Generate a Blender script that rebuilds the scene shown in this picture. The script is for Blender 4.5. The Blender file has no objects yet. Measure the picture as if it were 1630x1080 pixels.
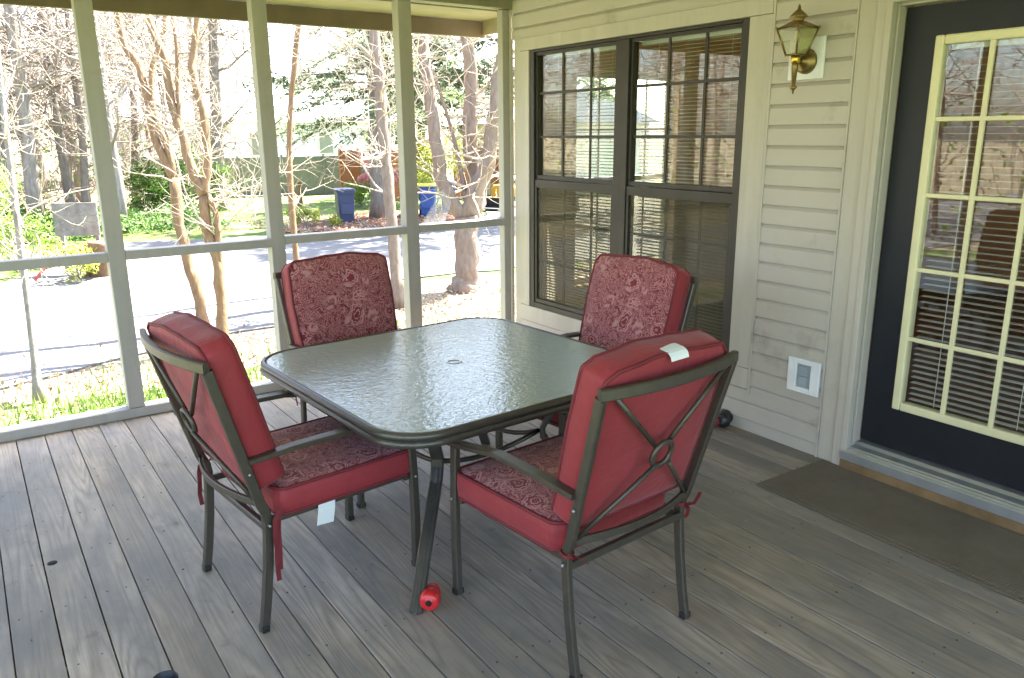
import bpy, math, random
from mathutils import Vector, Matrix
PI = math.pi
scene = bpy.context.scene
COL = scene.collection

# ------------------------------------------------------------------ camera
CAM = Vector((-3.558, -5.105, 1.680))
R_RIGHT = Vector((0.82224, -0.56909, -0.00792))
R_DOWN = Vector((-0.14995, -0.20319, -0.96759))
R_FWD = Vector((0.54903, 0.79678, -0.25241))
cd = bpy.data.cameras.new('camera')
cam = bpy.data.objects.new('camera', cd)
COL.objects.link(cam)
M = Matrix((R_RIGHT, -R_DOWN, -R_FWD)).transposed().to_4x4()
M.translation = CAM
cam.matrix_world = M
cd.sensor_fit = 'HORIZONTAL'
cd.sensor_width = 36.0
cd.lens = 1257.6 / 1630 * 36.0
cd.clip_start = 0.05
cd.clip_end = 2000
scene.camera = cam

# ------------------------------------------------------------------ light
SUN_EL, SUN_AZ = math.radians(55), math.radians(21)      # azimuth counter-clockwise from +X
w = bpy.data.worlds.new('World')
scene.world = w
w.use_nodes = True
nt = w.node_tree
bg = nt.nodes['Background']
sky = nt.nodes.new('ShaderNodeTexSky')
sky.sky_type = 'NISHITA'
sky.sun_disc = False
sky.sun_elevation = SUN_EL
sky.sun_rotation = PI / 2 - SUN_AZ
sky.air_density = 1.0
sky.dust_density = 2.0
sky.ozone_density = 1.0
nt.links.new(sky.outputs[0], bg.inputs[0])
bg.inputs[1].default_value = 0.085
sd = bpy.data.lights.new('sun', 'SUN')
sd.energy = 5.0
sd.angle = math.radians(0.5)
sd.color = (1.0, 0.95, 0.87)
sun = bpy.data.objects.new('sun', sd)
COL.objects.link(sun)
sdir = Vector((math.cos(SUN_EL) * math.cos(SUN_AZ), math.cos(SUN_EL) * math.sin(SUN_AZ), math.sin(SUN_EL)))
sun.rotation_euler = sdir.to_track_quat('Z', 'Y').to_euler()
sun.location = (20, 0, 30)
scene.view_settings.view_transform = 'Standard'
scene.view_settings.look = 'None'
scene.view_settings.gamma = 1.0
scene.view_settings.exposure = 3.93
scene.cycles.use_denoising = True
scene.cycles.max_bounces = 12
scene.cycles.transparent_max_bounces = 24
scene.cycles.diffuse_bounces = 6
scene.cycles.sample_clamp_indirect = 8
scene.cycles.caustics_reflective = False
scene.cycles.caustics_refractive = False

# ------------------------------------------------------------------ materials
class NT:
    def __init__(s, name):
        s.m = bpy.data.materials.new(name)
        s.m.use_nodes = True
        s.t = s.m.node_tree
        s.b = s.t.nodes['Principled BSDF']
        s.out = s.t.nodes['Material Output']
    def n(s, kind, **kw):
        x = s.t.nodes.new(kind)
        for k, v in kw.items():
            setattr(x, k, v)
        return x
    def l(s, a, b):
        s.t.links.new(a, b)
    def set(s, **kw):
        for k, v in kw.items():
            s.b.inputs[k.replace('_', ' ')].default_value = v
    def coord(s, scale=(1, 1, 1), loc=(0, 0, 0), rot=(0, 0, 0)):
        tc = s.n('ShaderNodeTexCoord'); mp = s.n('ShaderNodeMapping')
        s.l(tc.outputs['Object'], mp.inputs[0])
        mp.inputs['Scale'].default_value = scale
        mp.inputs['Location'].default_value = loc
        mp.inputs['Rotation'].default_value = rot
        return mp.outputs[0]
    def noise(s, vec, scale, detail=4, rough=.55, dist=0.):
        x = s.n('ShaderNodeTexNoise')
        if vec is not None:
            s.l(vec, x.inputs['Vector'])
        x.inputs['Scale'].default_value = scale
        x.inputs['Detail'].default_value = detail
        x.inputs['Roughness'].default_value = rough
        x.inputs['Distortion'].default_value = dist
        return x.outputs['Fac']
    def ramp(s, fac, stops, interp='LINEAR'):
        r = s.n('ShaderNodeValToRGB')
        r.color_ramp.interpolation = interp
        el = r.color_ramp.elements
        while len(el) < len(stops):
            el.new(0.5)
        for e, (p, c) in zip(el, stops):
            e.position = p
            if not isinstance(c, tuple):
                c = (c, c, c)
            e.color = (*c[:3], 1)
        s.l(fac, r.inputs[0])
        return r.outputs[0]
    def mix(s, fac, a, b, mode='MIX'):
        x = s.n('ShaderNodeMix', data_type='RGBA', blend_type=mode)
        for sock, v in ((x.inputs[0], fac), (x.inputs[6], a), (x.inputs[7], b)):
            if hasattr(v, 'node'):
                s.l(v, sock)
            elif isinstance(v, (int, float)):
                sock.default_value = v if sock.type == 'VALUE' else (v, v, v, 1)
            else:
                sock.default_value = (*v[:3], 1)
        return x.outputs[2]
    def math(s, op, a, b=0., c=None):
        x = s.n('ShaderNodeMath', operation=op)
        for i, v in enumerate((a, b) if c is None else (a, b, c)):
            if hasattr(v, 'node'):
                s.l(v, x.inputs[i])
            else:
                x.inputs[i].default_value = v
        return x.outputs[0]
    def bump(s, h, strength=.3, dist=.01):
        x = s.n('ShaderNodeBump')
        x.inputs['Strength'].default_value = strength
        x.inputs['Distance'].default_value = dist
        s.l(h, x.inputs['Height'])
        s.l(x.outputs[0], s.b.inputs['Normal'])
        return x.outputs[0]
    def color(s, c):
        s.l(c, s.b.inputs['Base Color'])
MATS = {}

def simple(name, col, rough=.6, metal=0., spec=.5, var=.12, vscale=6., bump=.0, bscale=120., dirt=None):
    """one paint or plastic: slight large-scale mottling, fine bump"""
    m = NT(name)
    v = m.coord()
    n1 = m.noise(v, vscale, 5)
    a = tuple(c * (1 - var) for c in col); b = tuple(min(1, c * (1 + var)) for c in col)
    c = m.ramp(n1, [(.3, a), (.7, b)])
    if dirt:
        n2 = m.noise(v, dirt[1], 7, .7)
        f = m.ramp(n2, [(dirt[2], 0.), (dirt[2] + .12, 1.)])
        c = m.mix(f, c, dirt[0])
    m.color(c)
    m.set(Roughness=rough, Metallic=metal, Specular_IOR_Level=spec)
    if bump:
        m.bump(m.noise(v, bscale, 3), bump, .004)
    MATS[name] = m.m
    return m.m

def wood_deck():
    m = NT('weathered_deck')
    geo = m.n('ShaderNodeNewGeometry')
    rnd = geo.outputs['Random Per Island']
    tc = m.n('ShaderNodeTexCoord')
    off = m.n('ShaderNodeCombineXYZ')
    m.l(m.math('MULTIPLY', rnd, 37.), off.inputs[0]); m.l(m.math('MULTIPLY', rnd, 91.), off.inputs[1])
    add = m.n('ShaderNodeVectorMath', operation='ADD')
    m.l(tc.outputs['Object'], add.inputs[0]); m.l(off.outputs[0], add.inputs[1])
    P = add.outputs[0]
    def mp(scale):
        x = m.n('ShaderNodeMapping'); m.l(P, x.inputs[0]); x.inputs['Scale'].default_value = scale
        return x.outputs[0]
    # cathedral grain: contour lines of a stretched noise
    base = m.noise(mp((5.5, .42, 1)), 1.0, 2, .45)
    lines = m.math('SINE', m.math('MULTIPLY', m.math('ADD', base, m.math('MULTIPLY', m.noise(mp((30, 1.5, 1)), 1., 3, .6), .035)), 120.))
    lines = m.math('MULTIPLY_ADD', lines, .5, .5)
    fine = m.noise(mp((110, 2.6, 1)), 1.0, 4, .7)
    blot = m.noise(mp((3, 1.1, 1)), 1.0, 5, .65)
    big = m.noise(tc.outputs['Object'], .75, 4, .6)
    g = m.math('MULTIPLY_ADD', m.math('MULTIPLY', m.math('POWER', lines, .6), m.ramp(m.noise(mp((2.5, .8, 1)), 1., 3, .6), [(.35, .1), (.65, 1.)])), .40, m.math('MULTIPLY', fine, .62))
    col = m.ramp(g, [(.22, (.285, .222, .165)), (.45, (.465, .375, .290)), (.7, (.610, .502, .400))])
    col = m.mix(m.ramp(blot, [(.38, .85), (.62, 0.)]), col, (.205, .190, .172))
    # each board slightly different
    hv = m.ramp(rnd, [(0., (.74, .70, .64)), (.2, (1.02, 1., .96)), (.42, (.84, .81, .76)), (.62, (1.06, 1.03, .98)), (.8, (.80, .76, .69)), (1., (1., .97, .92))])
    col = m.mix(1., col, hv, 'MULTIPLY')
    # knots
    vo = m.n('ShaderNodeTexVoronoi'); m.l(mp((4.2, 2.1, 1)), vo.inputs['Vector']); vo.inputs['Scale'].default_value = 1.
    kn = m.ramp(vo.outputs['Distance'], [(.0, 1.), (.03, .95), (.06, .35), (.16, 0.)])
    sel = m.n('ShaderNodeSeparateColor'); m.l(vo.outputs['Color'], sel.inputs[0])
    kn = m.math('MULTIPLY', kn, m.math('GREATER_THAN', sel.outputs[0], .45))
    col = m.mix(m.math('MULTIPLY', kn, .85), col, (.075, .062, .05))
    # brown foot-worn stain in the area along the house wall
    sx = m.n('ShaderNodeSeparateXYZ'); m.l(tc.outputs['Object'], sx.inputs[0])
    nearw = m.ramp(m.math('MULTIPLY_ADD', m.noise(tc.outputs['Object'], 2.2, 6, .7), .9, sx.outputs[0]),
                   [(0., 0.), (1., 1.)])
    nearw = m.math('MULTIPLY', m.ramp(m.math('ADD', sx.outputs[0], m.math('MULTIPLY', m.noise(mp((5, 1.6, 1)), 1., 6, .7), 1.6)),
                   [(.35, 0.), (.75, 1.)]), .45)
    col = m.mix(nearw, col, (.115, .098, .076))
    spots = m.ramp(m.noise(tc.outputs['Object'], 5.5, 6, .72), [(.60, 0.), (.72, 1.)])
    col = m.mix(m.math('MULTIPLY', spots, .6), col, (.10, .09, .08))
    col = m.mix(m.math('MULTIPLY', m.ramp(big, [(.42, 1.), (.62, 0.)]), .35), col, (.20, .19, .18))
    # damp ring round the drilled hole
    cxy = m.n('ShaderNodeVectorMath', operation='DISTANCE'); m.l(tc.outputs['Object'], cxy.inputs[0])
    cxy.inputs[1].default_value = (-3.42, -1.60, 0)
    ring = m.ramp(m.math('ADD', cxy.outputs['Value'], m.math('MULTIPLY', m.noise(tc.outputs['Object'], 12, 4), .06)), [(.07, .6), (.13, 0.)])
    col = m.mix(ring, col, (.19, .165, .14))
    m.color(col)
    m.set(Roughness=.66, Specular_IOR_Level=.4)
    m.bump(m.math('ADD', g, m.math('MULTIPLY', kn, -1.)), .5, .003)
    MATS['weathered_deck'] = m.m

def fabric(name, paisley):
    m = NT(name)
    v = m.coord()
    tc = m.n('ShaderNodeTexCoord')
    if paisley:
        dn = m.n('ShaderNodeTexNoise'); m.l(tc.outputs['Object'], dn.inputs['Vector']); dn.inputs['Scale'].default_value = 9.; dn.inputs['Detail'].default_value = 2
        ad = m.n('ShaderNodeMix', data_type='RGBA', blend_type='LINEAR_LIGHT'); ad.inputs[0].default_value = .05
        m.l(tc.outputs['Object'], ad.inputs[6]); m.l(dn.outputs['Color'], ad.inputs[7])
        W = ad.outputs[2]
        def cell(scale, freq, seedloc):
            mp = m.n('ShaderNodeMapping'); m.l(W, mp.inputs[0]); mp.inputs['Location'].default_value = seedloc; mp.inputs['Scale'].default_value = (1., 1., .02)
            vo = m.n('ShaderNodeTexVoronoi'); m.l(mp.outputs[0], vo.inputs['Vector']); vo.inputs['Scale'].default_value = scale
            d = vo.outputs['Distance']
            sub = m.n('ShaderNodeVectorMath', operation='SUBTRACT')
            m.l(mp.outputs[0], sub.inputs[0]); m.l(vo.outputs['Position'], sub.inputs[1])
            sp = m.n('ShaderNodeSeparateXYZ'); m.l(sub.outputs[0], sp.inputs[0])
            ang = m.math('ARCTAN2', sp.outputs[1], sp.outputs[0])
            pet = m.math('SINE', m.math('MULTIPLY_ADD', ang, 9., m.math('MULTIPLY', d, 9.)))
            rings = m.math('SINE', m.math('ADD', m.math('MULTIPLY', d, freq), m.math('MULTIPLY', pet, .9)))
            ve = m.n('ShaderNodeTexVoronoi', feature='DISTANCE_TO_EDGE'); m.l(mp.outputs[0], ve.inputs['Vector']); ve.inputs['Scale'].default_value = scale
            edge = m.ramp(ve.outputs['Distance'], [(.0, .8), (.015, .7), (.035, 0.)])
            return rings, edge, d
        r1, e1, d1 = cell(9.5, 44., (0, 0, 0))
        r2, e2, d2 = cell(27., 30., (3.1, 1.7, 0))
        cur = m.math('SINE', m.math('MULTIPLY', m.noise(W, 19., 2, .5, 1.4), 52.))
        a = m.ramp(r1, [(.30, 0.), (.75, 1.)])
        b = m.ramp(r2, [(.25, 0.), (.8, 1.)])
        c3 = m.ramp(cur, [(.55, 0.), (.95, 1.)])
        ins = m.ramp(d1, [(.36, 1.), (.42, 0.)])
        rim = m.ramp(d1, [(.36, 0.), (.39, 1.), (.43, 1.), (.46, 0.)])
        out_ = m.math('SUBTRACT', 1., ins)
        f = m.math('MAXIMUM', m.math('MAXIMUM', m.math('MULTIPLY', a, ins), m.math('MULTIPLY', m.math('MULTIPLY', b, out_), .8)), m.math('MULTIPLY', m.math('MULTIPLY', e2, out_), .6))
        f = m.math('MAXIMUM', f, m.math('MULTIPLY', m.math('MULTIPLY', c3, out_), .7))
        f = m.math('MAXIMUM', f, m.math('MULTIPLY', rim, .9))
        blob = m.ramp(m.noise(W, 46., 2, .5), [(.57, 0.), (.63, 1.)])
        sp1 = m.ramp(m.noise(tc.outputs['Object'], 620., 2, .5), [(.3, 0.75), (.6, 1.)])
        f = m.math('MULTIPLY', f, sp1)
        col = m.mix(f, (.190, .024, .035), (.50, .245, .235))
        col = m.mix(m.math('MULTIPLY', blob, .7), col, (.115, .010, .017))
        weave = m.noise(tc.outputs['Object'], 900., 1)
        m.color(col)
        m.set(Roughness=.85, Specular_IOR_Level=.25, Sheen_Weight=.15, Sheen_Roughness=.5)
        h = m.math('ADD', m.math('MULTIPLY', m.noise(v, 7., 3), 6.), weave)
        m.bump(h, .25, .006)
    else:
        n1 = m.noise(v, 5., 4)
        m.color(m.ramp(n1, [(.3, (.235, .019, .027)), (.7, (.285, .025, .034))]))
        m.set(Roughness=.62, Specular_IOR_Level=.4, Sheen_Weight=.14, Sheen_Roughness=.5)
        f1 = m.noise(m.coord((5, 11, 11)), 1., 3, .5, .8)
        f2 = m.noise(m.coord((15, 4, 9)), 1., 3, .5, .8)
        m.bump(m.math('ADD', f1, m.math('ADD', m.math('MULTIPLY', f2, .8), m.math('MULTIPLY', m.noise(v, 700., 1), .04))), .32, .02)
    MATS[name] = m.m

def glass(name, tint=(1, 1, 1), rough=.0, refl=1.0, ior=1.5, haze=0., hazecol=(.5, .5, .5), bump=0.):
    """thin window pane: clear transmission plus mirror reflection by Fresnel"""
    m = NT(name)
    m.t.nodes.remove(m.b)
    tr = m.n('ShaderNodeBsdfTransparent'); tr.inputs[0].default_value = (*tint, 1)
    gl = m.n('ShaderNodeBsdfGlossy'); gl.inputs['Roughness'].default_value = rough; gl.inputs[0].default_value = (refl, refl, refl, 1)
    fr = m.n('ShaderNodeFresnel'); fr.inputs[0].default_value = ior
    geo = m.n('ShaderNodeNewGeometry')      # same mirror strength seen from either face of the pane
    m.l(m.math('POWER', ior, m.math('MULTIPLY_ADD', geo.outputs['Backfacing'], -2., 1.)), fr.inputs[0])
    if bump:
        bp = m.n('ShaderNodeBump'); bp.inputs['Strength'].default_value = bump; bp.inputs['Distance'].default_value = .01
        m.l(m.noise(m.coord(), 1.6, 2), bp.inputs['Height'])
        m.l(bp.outputs[0], gl.inputs['Normal'])
    fac = m.math('MULTIPLY', fr.outputs[0], 1.0)
    fac = m.math('MINIMUM', fac, 1.)
    mx = m.n('ShaderNodeMixShader')
    m.l(fac, mx.inputs[0]); m.l(tr.outputs[0], mx.inputs[1]); m.l(gl.outputs[0], mx.inputs[2])
    o = mx.outputs[0]
    if haze:
        df = m.n('ShaderNodeBsdfDiffuse'); df.inputs[0].default_value = (*hazecol, 1)
        m2 = m.n('ShaderNodeMixShader'); m2.inputs[0].default_value = haze
        m.l(o, m2.inputs[1]); m.l(df.outputs[0], m2.inputs[2]); o = m2.outputs[0]
    m.l(o, m.out.inputs[0])
    MATS[name] = m.m

def table_glass():
    m = NT('rippled_table_glass')
    v = m.coord()
    rip = m.noise(m.coord((.75, 1.25, 1), rot=(0, 0, .62)), 62., 2, .5, .6)
    rip2 = m.noise(v, 30., 2, .5)
    m.set(Base_Color=(.43, .48, .455, 1), Roughness=.10, IOR=1.5, Specular_IOR_Level=.5)
    m.b.inputs['Transmission Weight'].default_value = 0.18
    nrm = m.bump(m.math('ADD', rip, m.math('MULTIPLY', rip2, .9)), .36, .0045)
    MATS['rippled_table_glass'] = m.m

def leafmat(name, c1, c2, trans=.35):
    m = NT(name)
    geo = m.n('ShaderNodeNewGeometry')
    col = m.ramp(geo.outputs['Random Per Island'], [(0., c1), (1., c2)])
    m.color(col)
    m.set(Roughness=.6, Specular_IOR_Level=.3)
    tl = m.n('ShaderNodeBsdfTranslucent'); m.l(col, tl.inputs[0])
    mx = m.n('ShaderNodeMixShader'); mx.inputs[0].default_value = trans
    m.l(m.b.outputs[0], mx.inputs[1]); m.l(tl.outputs[0], mx.inputs[2])
    m.l(mx.outputs[0], m.out.inputs[0])
    MATS[name] = m.m

def bark(name, c1, c2, scale=14.):
    m = NT(name)
    n1 = m.noise(m.coord((1, 1, .25)), scale, 6, .65)
    m.color(m.ramp(n1, [(.3, c1), (.7, c2)]))
    m.set(Roughness=.85, Specular_IOR_Level=.2)
    m.bump(n1, .6, .03)
    MATS[name] = m.m

def ground_mat():
    m = NT('yard_ground')
    tc = m.n('ShaderNodeTexCoord'); P = tc.outputs['Object']
    sx = m.n('ShaderNodeSeparateXYZ'); m.l(P, sx.inputs[0])
    g1 = m.noise(P, 6., 6, .7); g2 = m.noise(P, .5, 5, .6); g3 = m.noise(P, 30., 4, .7)
    grass = m.ramp(g1, [(.3, (.045, .085, .018)), (.7, (.105, .165, .04))])
    litter = m.ramp(g3, [(.3, (.10, .07, .045)), (.5, (.26, .20, .14)), (.7, (.42, .36, .28))])
    # leaf litter: a band beside the driveway, patches elsewhere; woodland floor beyond to the left
    near = m.ramp(m.math('ADD', sx.outputs[1], m.math('MULTIPLY', m.noise(P, 1.1, 5, .7), 3.2)), [(0., 0.), (1., 1.)])
    yv = m.math('ADD', sx.outputs[1], m.math('MULTIPLY', g2, 2.6))
    f = m.math('MULTIPLY', m.math('GREATER_THAN', yv, 6.1), m.math('LESS_THAN', sx.outputs[1], 8.5))
    patch = m.ramp(m.noise(P, .9, 5, .65), [(.47, 0.), (.56, 1.)])
    f = m.math('MAXIMUM', m.math('MULTIPLY', f, .85), m.math('MULTIPLY', patch, .35))
    wood = m.ramp(m.math('SUBTRACT', sx.outputs[1], m.math('MULTIPLY', sx.outputs[0], 1.6)), [(0., 0.), (1., 1.)])
    wv = m.math('GREATER_THAN', m.math('SUBTRACT', m.math('ADD', sx.outputs[1], m.math('MULTIPLY', g2, 6.)), m.math('MULTIPLY', sx.outputs[0], 1.2)), 27.)
    f = m.math('MAXIMUM', f, m.math('MULTIPLY', wv, .8))
    m.color(m.mix(f, grass, litter))
    m.set(Roughness=.9, Specular_IOR_Level=.1)
    m.bump(g3, .6, .05)
    MATS['yard_ground'] = m.m

def asphalt():
    m = NT('driveway_asphalt')
    v = m.coord()
    n1 = m.noise(v, 260., 3, .7); n2 = m.noise(v, .7, 5, .6)
    c = m.ramp(n1, [(.3, (.085, .085, .088)), (.7, (.165, .162, .16))])
    c = m.mix(m.ramp(n2, [(.4, .35), (.6, 0.)]), c, (.09, .09, .094))
    m.color(c)
    m.set(Roughness=.9, Specular_IOR_Level=.2)
    MATS['driveway_asphalt'] = m.m

def mat_rug():
    m = NT('door_mat')
    v = m.coord()
    wv = m.n('ShaderNodeTexWave', wave_type='BANDS', bands_direction='Y'); m.l(v, wv.inputs['Vector']); wv.inputs['Scale'].default_value = 32.
    n1 = m.noise(v, 3., 5, .7); n2 = m.noise(v, 400., 2)
    c = m.ramp(n1, [(.3, (.110, .088, .064)), (.7, (.185, .152, .112))])
    c = m.mix(m.math('MULTIPLY', n2, .5), c, (.225, .19, .145))
    m.color(c); m.set(Roughness=.95, Specular_IOR_Level=.1)
    m.bump(m.math('ADD', wv.outputs["Fac"], n2), .45, .004)
    MATS['door_mat'] = m.m

def painted_wood(name, col, dirtcol):
    m = NT(name)
    v = m.coord()
    n1 = m.noise(m.coord((14, 14, 1.6)), 1., 5, .65)
    n2 = m.noise(v, 3., 6, .7)
    c = m.ramp(n1, [(.3, tuple(x * .90 for x in col)), (.7, tuple(x * 1.05 for x in col))])
    c = m.mix(m.math('MULTIPLY', m.ramp(n2, [(.55, 0.), (.72, 1.)]), .45), c, dirtcol)
    n3 = m.noise(v, 40., 4, .7)
    c = m.mix(m.math('MULTIPLY', m.ramp(n3, [(.70, 0.), (.76, 1.)]), .5), c, tuple(x * .45 for x in col))
    m.color(c); m.set(Roughness=.55, Specular_IOR_Level=.35)
    m.bump(n1, .15, .004)
    MATS[name] = m.m

wood_deck(); fabric('plain_red_fabric', False); fabric('paisley_fabric', True)
simple('piping_red', (.15, .012, .018), .7)
simple('chair_metal', (.092, .079, .064), .42, .55, .5, .10, 30, .08, 500)
simple('table_metal', (.086, .079, .072), .33, .5, .5, .10, 30, .05, 500)
simple('brown_aluminium', (.038, .033, .026), .42, .1, .35, .15, 5)
simple('window_screen_frame', (.075, .070, .060), .45, .2)
painted_wood('post_paint', (.375, .345, .312), (.27, .24, .20))
painted_wood('trim_paint', (.475, .432, .370), (.36, .32, .26))
simple('siding_vinyl', (.455, .412, .362), .48, 0, .4, .06, 1.6, .05, 60, ((.33, .295, .24), 2.6, .57))
painted_wood('header_shade_paint', (.25, .225, .165), (.18, .16, .11))  # shade under the eave is put into this darker header colour
simple('soffit_paint', (.30, .24, .16), .6)
simple('ceiling_paint', (.68, .59, .49), .7)  # unseen ceiling, pale warm colour chosen for its bounce onto the deck
simple('fascia_paint', (.17, .125, .075), .6)
simple('door_paint', (.013, .015, .0195), .42, 0, .3, .12, 4, .06, 90, ((.024, .027, .030), 9., .70))
simple('cream_lite_frame', (.68, .63, .39), .4, 0, .5, .05)
simple('white_plastic', (.74, .75, .75), .4)
simple('grey_plastic', (.30, .34, .37), .4)
simple('blind_white', (.66, .65, .60), .5)
simple('interior_wall', (.60, .38, .20), .8)
simple('interior_floor', (.12, .075, .045), .4)
simple('interior_ceiling', (.6, .55, .45), .8)
simple('aluminium_sill', (.40, .41, .42), .38, .6, .5, .1, 8)
simple('raw_wood', (.20, .125, .06), .75, 0, .3, .3, 9, .2, 60)
simple('aged_brass', (.26, .185, .070), .38, .85, .5, .3, 25)
simple('bright_brass', (.62, .42, .07), .22, .95)
simple('candle_white', (.75, .75, .72), .5)
simple('black_rubber', (.016, .016, .017), .4)
simple('red_rubber', (.62, .022, .025), .28, 0, .55, .08)
simple('tag_white', (.74, .76, .78), .8, 0, .2, .04)
simple('hole_black', (.008, .008, .008), .9)
simple('screw_metal', (.10, .095, .09), .5, .6)
simple('bin_blue', (.022, .07, .25), .45); simple('bin_navy', (.025, .035, .085), .45)
simple('bin_yellow', (.62, .50, .05), .45); simple('bin_green', (.20, .33, .24), .5)
simple('machine_yellow', (.60, .30, .015), .4); simple('machine_black', (.02, .02, .022), .5); simple('machine_white', (.68, .68, .66), .4)
simple('house_tan', (.50, .46, .34), .7); simple('fence_orange', (.34, .13, .05), .7)
simple('house_pale', (.58, .62, .68), .7); simple('roof_grey', (.28, .28, .29), .8); simple('dark_band', (.17, .18, .14), .8)  # dark_band is lightened too, glare put into the colour
simple('weathered_board', (.20, .18, .17), .8, 0, .3, .3, 5, .2, 60)
simple('mulch', (.15, .07, .045), .95, 0, .1, .5, 14, .8, 40)
simple('hose_red', (.40, .07, .05), .5)
simple('stump_wood', (.17, .10, .06), .9, 0, .1, .3, 8, .4, 30)
glass('window_glass', (.93, .95, .93), 0, 1., 1.5, 0.)
glass('screened_glass', (.62, .60, .52), .05, .35, 1.45, .20, (.20, .19, .135))
glass('door_glass', (.92, .94, .94), 0, 1., 1.5, 0.)
glass('lamp_glass', (.80, .80, .55), .05, 1., 1.5, .30, (.55, .55, .32))
glass('screen_flap', (.9, .9, .92), .3, .6, 1.2, .28, (.7, .7, .72))
table_glass(); ground_mat(); asphalt(); mat_rug()
leafmat('leaf_spring', (.10, .19, .025), (.22, .31, .06), .4)
leafmat('leaf_yellow', (.26, .30, .05), (.40, .42, .10), .4)
leafmat('pine_needle', (.075, .125, .048), (.18, .235, .095), .5)
leafmat('leaf_groundcover', (.045, .105, .02), (.12, .20, .04), .3)
leafmat('azalea_pink', (.55, .20, .22), (.75, .42, .42), .3)
leafmat('grass_blade', (.06, .12, .02), (.15, .23, .05), .35)
leafmat('dead_leaf', (.16, .10, .055), (.42, .32, .22), .1)
bark('bark_tan', (.155, .092, .048), (.26, .165, .090)); bark('bark_pink', (.150, .108, .083), (.25, .195, .155))  # bark tones lifted, veiling glare outdoors is put into the colour
bark('bark_grey', (.15, .128, .108), (.30, .262, .225)); bark('bark_dark', (.13, .106, .085), (.25, .205, .165))  # lifted the same way to imitate glare over the backlit trunks
bark('twig', (.26, .205, .15), (.46, .39, .31), 3.)
bark('twig_far', (.17, .14, .115), (.34, .29, .245), 3.)

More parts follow.
